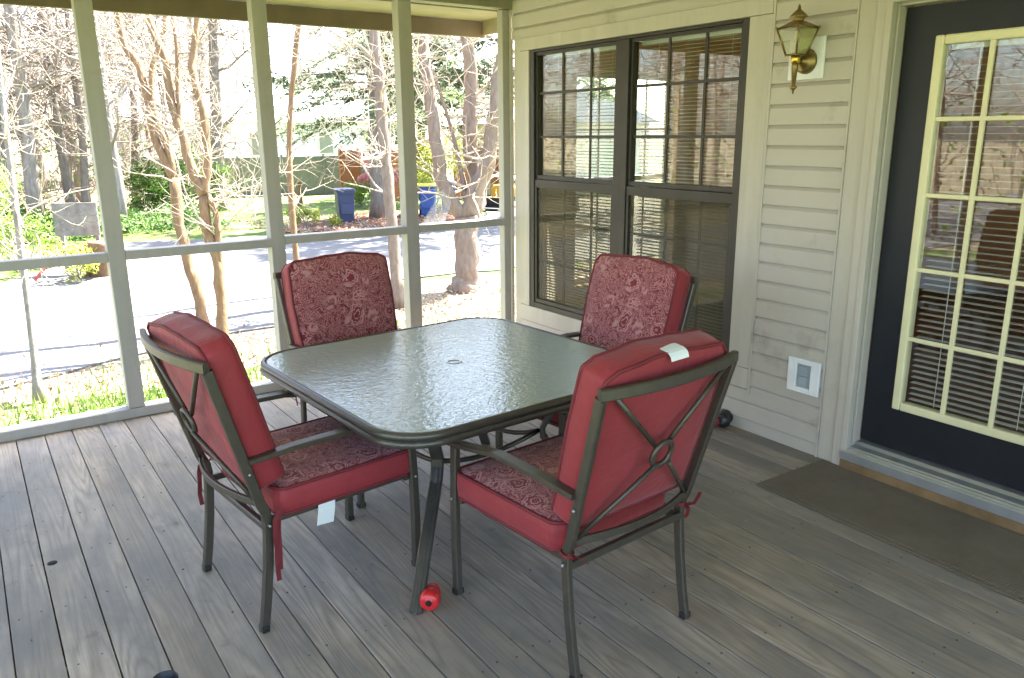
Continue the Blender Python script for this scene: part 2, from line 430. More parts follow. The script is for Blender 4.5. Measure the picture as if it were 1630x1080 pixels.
# ------------------------------------------------------------------ mesh builder
class MB:
    def __init__(s):
        s.v = []; s.f = []; s.m = []; s.s = []
    def face(s, idx, m=0, sm=False):
        s.f.append(idx); s.m.append(m); s.s.append(sm)
    def add(s, pts):
        b = len(s.v); s.v.extend(tuple(p) for p in pts); return b
    def quad(s, a, b, c, d, m=0):
        i = s.add((a, b, c, d)); s.face((i, i + 1, i + 2, i + 3), m)
    def box(s, x0, y0, z0, x1, y1, z1, m=0):
        x0, x1 = min(x0, x1), max(x0, x1); y0, y1 = min(y0, y1), max(y0, y1); z0, z1 = min(z0, z1), max(z0, z1)
        i = s.add([(x, y, z) for z in (z0, z1) for y in (y0, y1) for x in (x0, x1)])
        for q in ((0, 2, 3, 1), (4, 5, 7, 6), (0, 1, 5, 4), (2, 6, 7, 3), (0, 4, 6, 2), (1, 3, 7, 5)):
            s.face(tuple(i + k for k in q), m)
        return s
    def sweep(s, path, secs, m=0, sm=False, cap=True, closed=False):
        """secs: per path point a list of 3D points (same count)"""
        n = len(secs[0]); rings = [s.add(r) for r in secs]
        N = len(rings)
        for k in range(N if closed else N - 1):
            a, b = rings[k], rings[(k + 1) % N]
            for j in range(n):
                j2 = (j + 1) % n
                s.face((a + j, a + j2, b + j2, b + j), m, sm)
        if cap and not closed:
            s.face(tuple(rings[0] + j for j in reversed(range(n))), m)
            s.face(tuple(rings[-1] + j for j in range(n)), m)
    def tube(s, path, rad, n=8, m=0, closed=False, cap=True):
        path = [Vector(p) for p in path]; N = len(path)
        if not hasattr(rad, '__len__'):
            rad = [rad] * N
        secs = []; prev = None
        for k in range(N):
            if closed:
                t = (path[(k + 1) % N] - path[k - 1]).normalized()
            else:
                t = (path[min(k + 1, N - 1)] - path[max(k - 1, 0)])
                t = t.normalized() if t.length > 1e-9 else Vector((0, 0, 1))
            if prev is None:
                a = Vector((1, 0, 0)) if abs(t.x) < .8 else Vector((0, 1, 0))
                u = (a - t * a.dot(t)).normalized()
            else:
                u = (prev - t * prev.dot(t))
                u = u.normalized() if u.length > 1e-6 else t.orthogonal().normalized()
            prev = u; w_ = t.cross(u)
            secs.append([path[k] + (u * math.cos(2 * PI * j / n) + w_ * math.sin(2 * PI * j / n)) * rad[k] for j in range(n)])
        s.sweep(path, secs, m, True, cap, closed)
        return s
    def bar(s, path, wd, th, side, m=0, closed=False):
        """rectangular section: wd along `side`, th across; chamfered corners"""
        path = [Vector(p) for p in path]; N = len(path); side = Vector(side); secs = []
        c = min(wd, th) * .18
        for k in range(N):
            if closed:
                t = (path[(k + 1) % N] - path[k - 1]).normalized()
            else:
                t = (path[min(k + 1, N - 1)] - path[max(k - 1, 0)]).normalized()
            u = (side - t * side.dot(t)).normalized(); w_ = t.cross(u)
            a, b = wd / 2, th / 2
            secs.append([path[k] + u * x + w_ * y for x, y in ((a, -b + c), (a, b - c), (a - c, b), (-a + c, b), (-a, b - c), (-a, -b + c), (-a + c, -b), (a - c, -b))])
        s.sweep(path, secs, m, False, True, closed)
        return s
    def lathe(s, prof, n=24, m=0, at=(0, 0, 0), mat=None, sm=True):
        at = Vector(at); secs = []
        for r, z in prof:
            ring = []
            for j in range(n):
                p = Vector((r * math.cos(2 * PI * j / n), r * math.sin(2 * PI * j / n), z))
                if mat is not None:
                    p = mat @ p
                ring.append(p + at)
            secs.append(ring)
        s.sweep(None, secs, m, sm)
        return s
    def build(s, name, mats, parent=None, bevel=0., kind=None, loc=None, subsurf=0):
        me = bpy.data.meshes.new(name)
        me.from_pydata(s.v, [], s.f)
        if isinstance(mats, str):
            mats = [mats]
        for k in mats:
            me.materials.append(MATS[k])
        me.polygons.foreach_set('material_index', s.m)
        me.polygons.foreach_set('use_smooth', s.s)
        me.update()
        o = bpy.data.objects.new(name, me)
        COL.objects.link(o)
        if parent is not None:
            o.parent = parent
        if loc is not None:
            o.location = loc
        if kind:
            o['kind'] = kind
        if bevel:
            b = o.modifiers.new('bevel', 'BEVEL'); b.width = bevel; b.segments = 2; b.limit_method = 'ANGLE'; b.angle_limit = math.radians(50)
        return o

def tag(o, label, cat, group=None):
    o['label'] = label; o['category'] = cat
    if group:
        o['group'] = group
    return o

def thing(name, label, cat, loc=(0, 0, 0), rz=0., group=None):
    o = bpy.data.objects.new(name, None); COL.objects.link(o)
    o.location = loc; o.rotation_euler = (0, 0, rz); o.empty_display_size = .1
    return tag(o, label, cat, group)

def dup(root, loc, rz, label, group=None, scale=1.):
    def cp(o, parent):
        c = o.copy(); COL.objects.link(c)
        if parent is not None:
            c.parent = parent
        for ch in o.children:
            cp(ch, c)
        return c
    r = cp(root, None)
    r.location = loc; r.rotation_euler = (0, 0, rz); r.scale = (scale,) * 3
    r['label'] = label
    if group:
        r['group'] = group
    return r

def arc(c, r, a0, a1, n=8):
    return [(c[0] + r * math.cos(a0 + (a1 - a0) * k / n), c[1] + r * math.sin(a0 + (a1 - a0) * k / n)) for k in range(n + 1)]

def rrect(w_, h_, r, n=8):
    """rounded rectangle outline, counter-clockwise"""
    o = []
    for cx, cy, a in ((w_ / 2 - r, h_ / 2 - r, 0), (-w_ / 2 + r, h_ / 2 - r, PI / 2), (-w_ / 2 + r, -h_ / 2 + r, PI), (w_ / 2 - r, -h_ / 2 + r, 1.5 * PI)):
        o += arc((cx, cy), r, a, a + PI / 2, n)
    return o

# ================================================================== the setting: ground, driveway, deck
GZ = -1.2
rng = random.Random(7)
def terrain():
    b = MB(); xs = [-140, -90, -60, -40, -28, -18, -10, -4, 0, 4, 8, 12, 16, 22, 30, 40, 55, 80, 120, 160]
    ys = [-120, -70, -40, -20, -8, 0, 4, 8, 12, 16, 20, 24, 28, 34, 42, 55, 75, 110, 160, 220]
    def hz(x, y):
        d = max(0, y - 24)
        return GZ - .02 + .012 * d + .25 * math.sin(x * .13 + 1) * min(1, d / 20)
    i = b.add([(x, y, hz(x, y)) for y in ys for x in xs]); n = len(xs)
    for r in range(len(ys) - 1):
        for c in range(n - 1):
            k = i + r * n + c
            b.face((k, k + 1, k + 1 + n, k + n), 0, True)
    return b.build('ground', 'yard_ground', kind='structure')
terrain()
def sheet(name, pts, z, mat, kind='structure', th=.03):
    b = MB(); n = len(pts)
    i = b.add([(x, y, z) for x, y in pts]); b.face(tuple(range(i, i + n)))
    j = b.add([(x, y, z - th) for x, y in pts])
    for k in range(n):
        b.face((i + k, j + k, j + (k + 1) % n, i + (k + 1) % n))
    return b.build(name, mat, kind=kind)
def wob(pts, amp, seed, sub=6):
    r = random.Random(seed); o = []
    for k in range(len(pts)):
        a, b = pts[k], pts[(k + 1) % len(pts)]
        for q in range(sub):
            t = q / sub
            o.append((a[0] + (b[0] - a[0]) * t + r.uniform(-amp, amp), a[1] + (b[1] - a[1]) * t + r.uniform(-amp, amp)))
    return o
sheet('driveway', wob([(-40, 4.6), (-14, 5.2), (-3.6, 5.7), (.2, 6.9), (3.5, 9.2), (8, 9.0), (16, 7.), (40, 6.), (40, 22), (16, 24.), (13.2, 21.), (10.6, 17.), (7, 16.4), (3.9, 18.1), (.1, 19.2), (-3.2, 13.6), (-12, 12.2), (-40, 12.)], .12, 3), GZ + .012, 'driveway_asphalt')
sheet('mulch_bed', wob([(4.2, 18.7), (7, 17.2), (10.4, 17.6), (12.4, 21.0), (11, 22.6), (8.5, 22.4), (5.5, 20.6)], .2, 5), GZ + .02, 'mulch')

def deck():
    b = MB(); r = random.Random(11); pitch = .1412; x = -3.497 - pitch * 9
    while x < .0:
        x2 = min(x + pitch, .0)
        g = r.choice((.0030, .0040, .0052, .0060))
        if x2 - x > .03:
            y0 = -6.9; cuts = [y0, .09]
            if r.random() < .25:
                cuts = [y0, r.uniform(-6.5, -5.4), .09]
            for a, c in zip(cuts[:-1], cuts[1:]):
                dz = r.uniform(-.0015, .001)
                e = .0016
                prof = [(x + g / 2, -.028), (x + g / 2, -e + dz), (x + g / 2 + e, dz), (x2 - g / 2 - e, dz), (x2 - g / 2, -e + dz), (x2 - g / 2, -.028)]
                b.sweep(None, [[(px, a + .001, pz) for px, pz in prof], [(px, c - .001, pz) for px, pz in prof]])
        x = x2
    d = b.build('deck', 'weathered_deck', kind='structure')
    j = MB()
    for k in range(18):
        yy = -6.85 + k * .4
        j.box(-4.8, yy, -.24, 0, yy + .04, -.03)
    j.box(-4.85, .05, -.28, .02, .09, -.03)
    j.box(-4.85, -6.9, -.29, -4.80, .05, -.03)
    j.build('joists', 'mulch', d)
    sc = MB()
    x = -3.497 - pitch * 9
    while x < 0:
        for k in range(18):
            for q in (.035, .105):
                if r.random() < .55:
                    sc.lathe([(.0, .0012), (.0036, .0010), (.0042, -.002)], 8, 0, (x + q + r.uniform(-.006, .006), -6.83 + k * .4 + r.uniform(-.012, .012), 0))
        x += pitch
    sc.build('screw', 'screw_metal', d)['kind'] = 'stuff'
    h = MB(); h.lathe([(0, .0008), (.018, .0008), (.019, -.01)], 20, 0, (-3.468, -1.663, 0.0015)); h.build('drilled_hole', 'hole_black', d)
deck()

# ================================================================== screened porch (one thing)
porch = thing('screened_porch', 'putty painted screened porch frame of posts, rails and eave around the deck', 'porch', (-2.5, .05, 0))
PO = Vector((-2.5, .05, 0))
def pb(name, mat, boxes, bevel=.004):
    b = MB()
    for q in boxes:
        b.box(q[0] - PO.x, q[1] - PO.y, q[2], q[3] - PO.x, q[4] - PO.y, q[5])
    return b.build(name, mat, porch, bevel)
for x0, x1 in ((-2.893, -2.800), (-1.932, -1.840), (-.948, -.848), (-3.86, -3.77), (-4.82, -4.73)):
    pb('post', 'post_paint', [(x0, .0, .062, x1, .092, 2.553)])
pb('post', 'post_paint', [(-.090, .02, .062, -.034, .092, 2.553)])
edges = [(-4.73, -3.86), (-3.77, -2.893), (-2.80, -1.932), (-1.840, -.948), (-.848, -.090)]
for (x0, x1), z in zip(edges, (0., 0., .005, .016, .018)):
    pb('rail', 'post_paint', [(x0 - .0, .004, .966 + z, x1, .090, 1.020 + z)])
pb('sill_plate', 'post_paint', [(-4.82, -.004, .001, -.034, .095, .060)])
pb('header', 'header_shade_paint', [(-4.82, -.01, 2.556, -.005, .10, 2.80)])
pb('corner_board', 'trim_paint', [(-.033, .004, .0, -.004, .098, 2.555)])
# unseen left and back screen walls, placed close in to admit more light
for yy in (-1.1, -2.3, -3.5, -4.7, -5.9):
    pb('post', 'post_paint', [(-4.82, yy, .0, -4.73, yy + .09, 2.553)])
ys = [-6.9, -5.9, -4.7, -3.5, -2.3, -1.1, 0.]
for a, c in zip(ys[:-1], ys[1:]):
    pb('rail', 'post_paint', [(-4.815, a + (.09 if a > -6.5 else 0), .966, -4.735, c, 1.02)])
pb('header', 'header_shade_paint', [(-4.82, -6.9, 2.556, -4.72, -.012, 2.80)])
pb('ceiling', 'ceiling_paint', [(-4.72, -6.9, 2.76, -.004, -.012, 2.80)])
for x0 in (-3.5, -2.3, -1.1):
    pb('post', 'post_paint', [(x0, -6.9, .0, x0 + .09, -6.81, 2.553)])
pb('rail', 'post_paint', [(-4.72, -6.895, .966, -.004, -6.815, 1.02)])
pb('header', 'header_shade_paint', [(-4.71, -6.9, 2.556, -.004, -6.81, 2.755)])
pb('soffit', 'soffit_paint', [(-5.3, .102, 2.548, .105, .62, 2.562)])
pb('fascia', 'fascia_paint', [(-5.3, .60, 2.425, .13, .632, 2.546)])
pb('rake_board', 'soffit_paint', [(.106, .102, 2.440, .132, .598, 2.60)])
pb('porch_roof', 'roof_grey', [(-5.3, -7.1, 2.806, -.005, .64, 2.86), (-5.3, .102, 2.566, .13, .64, 2.804)])
fl = MB()   # torn corner of insect screen hanging loose in the last bay
fl.v = [(-.62 - PO.x, .05 - PO.y, 1.29), (-.80 - PO.x, .06 - PO.y, 1.045), (-.60 - PO.x, .075 - PO.y, 1.045), (-.55 - PO.x, .04 - PO.y, 1.18), (-.61 - PO.x, .048 - PO.y, 1.29), (-.79 - PO.x, .057 - PO.y, 1.042), (-.59 - PO.x, .072 - PO.y, 1.042), (-.54 - PO.x, .038 - PO.y, 1.18)]
for q in ((0, 1, 2, 3), (7, 6, 5, 4)):
    fl.face(q, 0, True)
fl.build('loose_screen', 'screen_flap', porch)

# ================================================================== house
HO = Vector((3., -4., 0))
house = thing('house', 'beige vinyl sided house wall with bronze window and dark glazed door', 'house', HO)
def hb(name, mat, boxes, bevel=0., parent=None):
    b = MB(); o = HO if parent is None else parent['_o']
    for q in boxes:
        b.box(q[0] - o[0], q[1] - o[1], q[2] - o[2], q[3] - o[0], q[4] - o[1], q[5] - o[2], q[6] if len(q) > 6 else 0)
    return b.build(name, mat, house if parent is None else parent, bevel)
# openings: window y -2.185..-.215, z .375..2.256 ; door y -4.0..-2.985, z .10..2.225
WY0, WY1, WZ0, WZ1 = -2.187, -.213, .372, 2.256
DY0, DY1, DZ0, DZ1 = -4.01, -2.985, .0, 2.222
def shell(x0, x1):
    return [(x0, WY1, -.02, x1, -.0, 3.), (x0, WY0, -.02, x1, WY1, WZ0), (x0, WY0, WZ1, x1, WY1, 3.), (x0, DY1, -.02, x1, WY0, 3.), (x0, DY0, DZ1, x1, DY1, 3.), (x0, -8., -.02, x1, DY0, 3.)]
hb('wall', 'siding_vinyl', shell(.001, .07) + [(.001, -8., -1.2, .07, 0., -.022),
   (.071, -.07, -1.2, .50, 0., 3.), (.50, -.07, -1.2, 1.62, 0., .45), (.50, -.07, 2.15, 1.62, 0., 3.), (1.62, -.07, -1.2, 5.065, 0., 3.), (5.07, -8, -1.2, 5.14, 0, .5), (5.07, -8, 2.2, 5.14, 0, 3.), (5.07, -8, .5, 5.14, -5.2, 2.2), (5.07, -4.2, .5, 5.14, 0, 2.2), (.071, -8.0, -1.2, 5.06, -7.93, 3.)])  # opening in the far wall is unseen, added to light the room
hb('inner_wall', 'interior_wall', [(.072, WY1, .1, .13, -.13, 2.6), (.072, WY0, .1, .13, WY1, WZ0), (.072, WY0, WZ1, .13, WY1, 2.6), (.072, DY1, .1, .13, WY0, 2.6), (.072, DY0, DZ1, .13, DY1, 2.6), (.072, -5.5, .1, .13, DY0, 2.6),
   (.072, -.13, .1, .50, -.072, 2.6), (.50, -.13, .1, 1.62, -.072, .45), (.50, -.13, 2.15, 1.62, -.072, 2.6), (1.62, -.13, .1, 5.0, -.072, 2.6), (5.0, -5.5, .1, 5.06, -.072, .5), (5.0, -5.5, 2.2, 5.06, -.072, 2.6), (5.0, -5.5, .5, 5.06, -5.2, 2.2), (5.0, -4.2, .5, 5.06, -.072, 2.2), (.072, -5.56, .1, 5.06, -5.5, 2.6)])
hb('inner_floor', 'interior_floor', [(.072, -5.5, .06, 5.0, -.13, .098)])
hb('inner_ceiling', 'interior_ceiling', [(.072, -5.5, 2.602, 5.06, -.072, 2.65)])
rf = MB()
for q in ((-.0, 3.0),):
    P = lambda x, y, z: (x - HO.x, y - HO.y, z)
    a = [P(-.25, -8.4, 3.0), P(5.5, -8.4, 3.0), P(5.5, .12, 3.0), P(-.25, .12, 3.0)]
    t = [P(2.6, -8.4, 4.8), P(2.6, .12, 4.8)]
    i = rf.add(a + t)
    for f in ((0, 1, 2, 3), (0, 3, 5, 4), (1, 4, 5, 2), (0, 4, 1), (3, 2, 5)):
        rf.face(tuple(i + k for k in f))
rf.build('roof', 'roof_grey', house)
def siding(name, spans):
    """dutch-lap courses: flat face, sloping top, real lip"""
    b = MB(); p = .1022; z00 = .0735
    for y0, y1, z0, z1 in spans:
        k = math.floor((z0 - z00) / p)
        while z00 + k * p < z1:
            a = max(z0, z00 + k * p); c = min(z1, z00 + (k + 1) * p)
            zt = z00 + k * p + p * .80
            if c - a > .004:
                prof = [(-.0005, a)]
                prof.append((-.0195, a)); prof.append((-.0210, a + .002))
                if c > zt and a < zt:
                    prof.append((-.0185, zt))
                prof.append((-.003, c) if c > zt else (-.0185, c)); prof.append((-.0005, c))
                sec = lambda y: [(px - HO.x, y - HO.y, pz) for px, pz in prof]
                b.sweep(None, [sec(y1), sec(y0)])
            k += 1
    return b.build(name, 'siding_vinyl', house)
siding('siding', [(-2.800, -2.345, .072, 2.90), (-2.345, -.100, .072, .248), (-2.345, -.004, 2.350, 2.9), (-8., -4.13, .072, 2.9), (-4.13, -2.905, 2.345, 2.9)])
hb('skirt_board', 'siding_vinyl', [(-.013, -2.800, .002, -.0005, -.035, .070)])
hb('channel_trim', 'siding_vinyl', [(-.025, -2.349, .225, -.0006, -2.334, 2.9), (-.025, -2.812, .002, -.0006, -2.801, 2.9), (-.025, -2.333, 2.343, -.0006, -.036, 2.352)], .002)
hb('window_casing', 'trim_paint', [(-.022, WY1, .375, -.0007, -.100, 2.256), (-.022, -2.332, .375, -.0007, WY0, 2.256), (-.024, -2.332, 2.258, -.0007, -.100, 2.342), (-.024, -2.332, .252, -.0007, -.100, .373)], .002)
hb('corner_board', 'trim_paint', [(-.020, -.099, .071, -.0007, -.036, 2.35)], .002)
hb('door_casing', 'trim_paint', [(-.020, -2.905, .002, -.0007, -2.8125, 2.9), (-.034, -2.953, .0, -.0007, -2.906, 2.29), (-.040, -2.984, .0, -.0007, -2.954, 2.258),
   (-.034, -4.05, 2.2585, -.0007, -2.9535, 2.32), (-.040, -4.05, 2.2245, -.0007, -2.985, 2.257), (-.040, -4.05, .0, -.0007, -4.012, 2.2235), (.0, -2.995, .142, .058, -2.9855, 2.2215), (-.001, -4.0, 2.211, .058, -2.996, 2.2212)], .003)
# --- window: outer frame > sashes, muntins, panes, blinds
win = MB().build('window', 'brown_aluminium', house)
def frame_box(b, x0, x1, y0, y1, z0, z1, t, m=0):
    b.box(x0, y0, z0, x1, y0 + t, z1, m); b.box(x0, y1 - t, z0, x1, y1, z1, m)
    b.box(x0, y0 + t, z0, x1, y1 - t, z0 + t, m); b.box(x0, y0 + t, z1 - t, x1, y1 - t, z1, m)
bpy.data.objects.remove(win)
b = MB()
H = lambda *q: (q[0] - HO.x, q[1] - HO.y, q[2], q[3] - HO.x, q[4] - HO.y, q[5])
frame = [(-.014, WY0 + .001, WZ0 + .001, .07, WY0 + .052, WZ1 - .001), (-.014, WY1 - .052, WZ0 + .001, .07, WY1 - .001, WZ1 - .001), (-.014, WY0 + .053, WZ1 - .018, .07, WY1 - .053, WZ1 - .001), (-.014, WY0 + .053, WZ0 + .001, .07, WY1 - .053, WZ0 + .040),
         (-.014, -1.262, WZ0 + .041, .07, -1.205, WZ1 - .019), (-.010, -1.203, WZ0 + .041, .07, -1.140, WZ1 - .019)]
for q in frame:
    b.box(*H(*q))
win = b.build('window', 'brown_aluminium', house, .003)
def sub(name, mat, boxes, parent, bevel=0.):
    b = MB()
    for q in boxes:
        b.box(*H(*q))
    return b.build(name, mat, parent, bevel)
for y0, y1, muy in ((-2.132, -1.264, (-1.573, -1.860)), (-1.138, -.267, (-.862, -.560))):
    sub('upper_sash', 'brown_aluminium', [(.004, y0, 1.345, .03, y1, 1.375), (.004, y0, 2.215, .03, y1, 2.237), (.004, y0, 1.376, .03, y0 + .018, 2.214), (.004, y1 - .018, 1.376, .03, y1, 2.214)], win, .002)
    sub('lower_sash', 'brown_aluminium', [(-.006, y0, 1.285, .024, y1, 1.343), (-.006, y0, WZ0 + .042, .024, y1, WZ0 + .072), (-.006, y0, WZ0 + .073, .024, y0 + .022, 1.284), (-.006, y1 - .022, WZ0 + .073, .024, y1, 1.284)], win, .002)
    sub('muntin', 'brown_aluminium', [(.021, m - .009, 1.376, .029, m + .009, 2.214) for m in muy] + [(.0205, y0 + .018, z - .009, .0295, y1 - .018, z + .009) for z in (1.955, 1.650)], win)
    sub('muntin', 'brown_aluminium', [(.042, m - .009, WZ0 + .05, .050, m + .009, 1.30) for m in muy] + [(.0415, y0, z - .009, .0505, y1, z + .009) for z in (1.035, .725)], win)
    sub('pane', 'window_glass', [(.0300, y0 + .018, 1.376, .0330, y1 - .018, 2.214)], win)
    sub('pane', 'screened_glass', [(.008, y0 + .022, WZ0 + .073, .011, y1 - .022, 1.284)], win)
    bl = MB(); z = WZ0 + .06; r = random.Random(int(-y0 * 100))
    while z < 2.2:
        t = .0022 + r.uniform(-.0008, .0008)
        xa, xb = .085, .108
        dz = r.uniform(-.001, .001)
        i = bl.add([(xa - HO.x, y0 + .01 - HO.y, z - t + dz), (xb - HO.x, y0 + .01 - HO.y, z + t + dz), (xb - HO.x, y1 - .01 - HO.y, z + t), (xa - HO.x, y1 - .01 - HO.y, z - t),
                    (xa - HO.x, y0 + .01 - HO.y, z - t + dz + .0012), (xb - HO.x, y0 + .01 - HO.y, z + t + dz + .0012), (xb - HO.x, y1 - .01 - HO.y, z + t + .0012), (xa - HO.x, y1 - .01 - HO.y, z - t + .0012)])
        for f in ((3, 2, 1, 0), (4, 5, 6, 7), (0, 1, 5, 4), (1, 2, 6, 5), (2, 3, 7, 6), (3, 0, 4, 7)):
            bl.face(tuple(i + k for k in f))
        z += .0215
    bl.box(*H(.082, y0 + .008, 2.2, .11, y1 - .008, 2.24))
    for yy in (y0 + .15, y1 - .15):
        bl.box(*H(.0955, yy - .001, WZ0 + .05, .0965, yy + .001, 2.2))
    bl.build('blind', 'blind_white', win)
# far window of the room, seen through the near one
fw = MB()
for q in ((.50, -.06, .45, .55, -.01, 2.15), (1.57, -.06, .45, 1.62, -.01, 2.15), (.55, -.06, .45, 1.57, -.01, .50), (.55, -.06, 2.10, 1.57, -.01, 2.15), (1.045, -.055, .50, 1.075, -.015, 2.10), (.55, -.054, 1.28, 1.045, -.016, 1.32), (1.075, -.054, 1.28, 1.57, -.016, 1.32)):
    fw.box(*H(*q))
fwin = fw.build('window', 'trim_paint', house)
sub('pane', 'window_glass', [(.55, -.037, .50, 1.57, -.034, 2.10)], fwin)
sub('muntin', 'trim_paint', [(x - .007, -.05, .5, x + .007, -.04, 2.1) for x in (.80, 1.32)] + [(.55, -.0495, z - .007, 1.57, -.0405, z + .007) for z in (.9, 1.7)], fwin)
# --- door
LY0, LY1, LZ0, LZ1 = -3.845, -3.143, .357, 2.078
dr = MB()
for q in ((.06, -4.0, .150, .105, LY0, 2.207), (.06, LY1, .150, .105, -2.997, 2.207), (.06, LY0, .150, .105, LY1, LZ0), (.06, LY0, LZ1, .105, LY1, 2.207)):
    dr.box(*H(*q))
door = dr.build('door', 'door_paint', house)
lf = MB(); t = .042
for q in ((.046, LY0 + .001, LZ0 + .001, .10, LY0 + t, LZ1 - .001), (.046, LY1 - t, LZ0 + .001, .10, LY1 - .001, LZ1 - .001), (.046, LY0 + t, LZ0 + .001, .10, LY1 - t, LZ0 + t), (.046, LY0 + t, LZ1 - t, .10, LY1 - t, LZ1 - .001)):
    lf.box(*H(*q))
lf.build('lite_frame', 'cream_lite_frame', door, .008)
iy0, iy1, iz0, iz1 = LY0 + t, LY1 - t, LZ0 + t, LZ1 - t
mu = MB()
for k in (1, 2):
    y = iy1 + (iy0 - iy1) * k / 3 + (.006 if k == 1 else .0)
    mu.box(*H(.052, y - .011, iz0 - .003, .066, y + .011, iz1 + .003))
for z in (1.724, 1.391, 1.050, .718):
    mu.box(*H(.053, iy0 - .003, z - .010, .065, iy1 + .003, z + .010))
mu.build('muntin', 'cream_lite_frame', door, .003)
sub('pane', 'door_glass', [(.067, iy0, iz0, .070, iy1, iz1)], door)
bl = MB(); z = iz0 + .008; r = random.Random(5)
while z < iz1 - .02:
    t_ = .0012; dz = r.uniform(-.0012, .0012); xa, xb = .110, .135
    i = bl.add([(x - HO.x, y - HO.y, zz) for (x, zz) in ((xa, z - t_), (xb, z + t_), (xb, z + t_ + .0014), (xa, z - t_ + .0014)) for y in (iy0 + .01, iy1 - .005)])
    for f in ((0, 1, 3, 2), (2, 3, 5, 4), (4, 5, 7, 6), (6, 7, 1, 0), (0, 2, 4, 6), (1, 7, 5, 3)):
        bl.face(tuple(i + k for k in f))
    z += .0285
for yy in (iy0 + .12, iy1 - .13):
    bl.box(*H(.1085, yy - .0018, iz0, .1095, yy + .0018, iz1))
bl.box(*H(.108, iy0 + .005, iz1 - .02, .14, iy1 - .005, iz1 + .03))
bl.build('blind', 'blind_white', door)
sub('handle', 'aged_brass', [(.02, -3.965, 1.02, .06, -3.945, 1.06), (.02, -3.965, 1.04, .034, -3.86, 1.055)], door, .004)
th = MB()
prof = [(-.050, .056), (-.052, .100), (-.046, .106), (-.036, .104), (-.028, .113), (-.018, .112), (-.010, .119), (.03, .124), (.045, .136), (.10, .140), (.10, .056)]
th.sweep(None, [[(x - HO.x, y - HO.y, z) for x, z in prof] for y in (-2.957, -4.06)])
th.build('threshold', 'aluminium_sill', house)
hb('threshold_board', 'raw_wood', [(-.046, -4.10, .004, -.001, -2.958, .054)], .004)

# ================================================================== things on the wall
lamp = thing('wall_lantern', 'aged brass carriage lantern on a white plate between window and door', 'wall lamp', (-.0205, -2.555, 2.02))
LO = Vector((-.016, -2.555, 2.02))
b = MB(); b.box(-.014, -.100, -.096, .0, .100, .100); b.build('mounting_plate', 'white_plastic', lamp, .004)
rx = Matrix.Rotation(-PI / 2, 3, 'Y')
b = MB(); b.lathe([(.0, .050), (.016, .048), (.022, .034), (.040, .026), (.058, .014), (.060, .0)], 28, 0, (-.0142, -.005, -.012), rx); b.build('canopy', 'aged_brass', lamp)
b = MB(); b.tube([(-.055, -.005, -.012), (-.085, -.008, -.020), (-.118, -.015, -.012)], [.012, .010, .010], 12); b.build('arm', 'bright_brass', lamp)
cx, cy = -.125, -.022
body = MB()
zb, zt, rb_, rt_ = .012, .132, .047, .091     # half diagonal at bottom and top of the glass
ang = [math.radians(a) for a in (38, 128, 218, 308)]
cor = lambda rr, z: [(cx + rr * math.cos(a), cy + rr * math.sin(a), z) for a in ang]
for p, q in zip(cor(rb_, zb), cor(rt_ + .006, zt + .006)):
    body.tube([p, q], [.0045, .0045], 6)
    body.lathe([(.0, .006), (.006, .0), (.004, -.008)], 8, 0, q); body.lathe([(.0, .004), (.006, .0), (.0, -.008)], 8, 0, p)
for rr, z in ((rb_, zb), (rt_, zt)):
    c = cor(rr, z); body.tube(c, .004, 6, 0, True)
def pyr(m, r0, z0, r1, z1):
    a, c = cor(r0, z0), cor(r1, z1); i = m.add(a + c)
    for k in range(4):
        m.face((i + k, i + (k + 1) % 4, i + 4 + (k + 1) % 4, i + 4 + k))
pyr(body, rt_ + .004, zt + .004, .036, zt + .030)
body.lathe([(.036, zt + .026), (.026, zt + .03), (.026, zt + .044), (.042, zt + .050), (.040, zt + .056), (.022, zt + .074), (.009, zt + .084), (.007, zt + .098), (.003, zt + .106), (.0, zt + .11)], 20, 0, (cx, cy, 0))
i = body.add(cor(rb_, zb)); body.face((i, i + 1, i + 2, i + 3))
body.build('cage', 'aged_brass', lamp)
g = MB(); pyr(g, rb_ - .003, zb, rt_ - .004, zt); g.build('glass', 'lamp_glass', lamp)
g = MB(); g.lathe([(.011, zb), (.011, zb + .055), (.006, zb + .060), (.012, zb + .072), (.015, zb + .088), (.006, zb + .108), (.0, zb + .112)], 14, 0, (cx, cy, 0)); g.build('candle_bulb', 'candle_white', lamp)
g = MB(); g.lathe([(.018, zb - .001), (.022, zb - .006), (.022, zb - .030), (.016, zb - .038)], 18, 0, (cx, cy, 0)); g.build('collar', 'bright_brass', lamp)
g = MB(); g.lathe([(.015, zb - .036), (.016, zb - .05), (.009, zb - .140), (.018, zb - .146), (.016, zb - .154), (.006, zb - .162), (.003, zb - .178), (.0, zb - .182)], 18, 0, (cx, cy, 0)); g.build('tail', 'aged_brass', lamp)

out = thing('outlet_cover', 'white plastic outlet cover with grey recessed flap low on the siding', 'outlet', (-.021, -2.696, .424))
b = MB(); frame_box(b, -.016, .0, -.095, .095, -.092, .092, .0505)
b = MB()
for q in ((-.016, -.095, -.092, .0, -.043, .092), (-.016, .043, -.092, .0, .095, .092), (-.016, -.043, -.092, .0, .043, -.064), (-.016, -.043, .064, .0, .043, .092)):
    b.box(*q)
b.build('cover_plate', 'white_plastic', out, .003)
b = MB(); b.box(-.004, -.043, -.064, .0, .043, .064); b.box(-.010, -.022, .004, -.004, .036, .050); b.box(-.010, -.022, -.052, -.004, .036, -.004); b.build('socket', 'grey_plastic', out, .002)

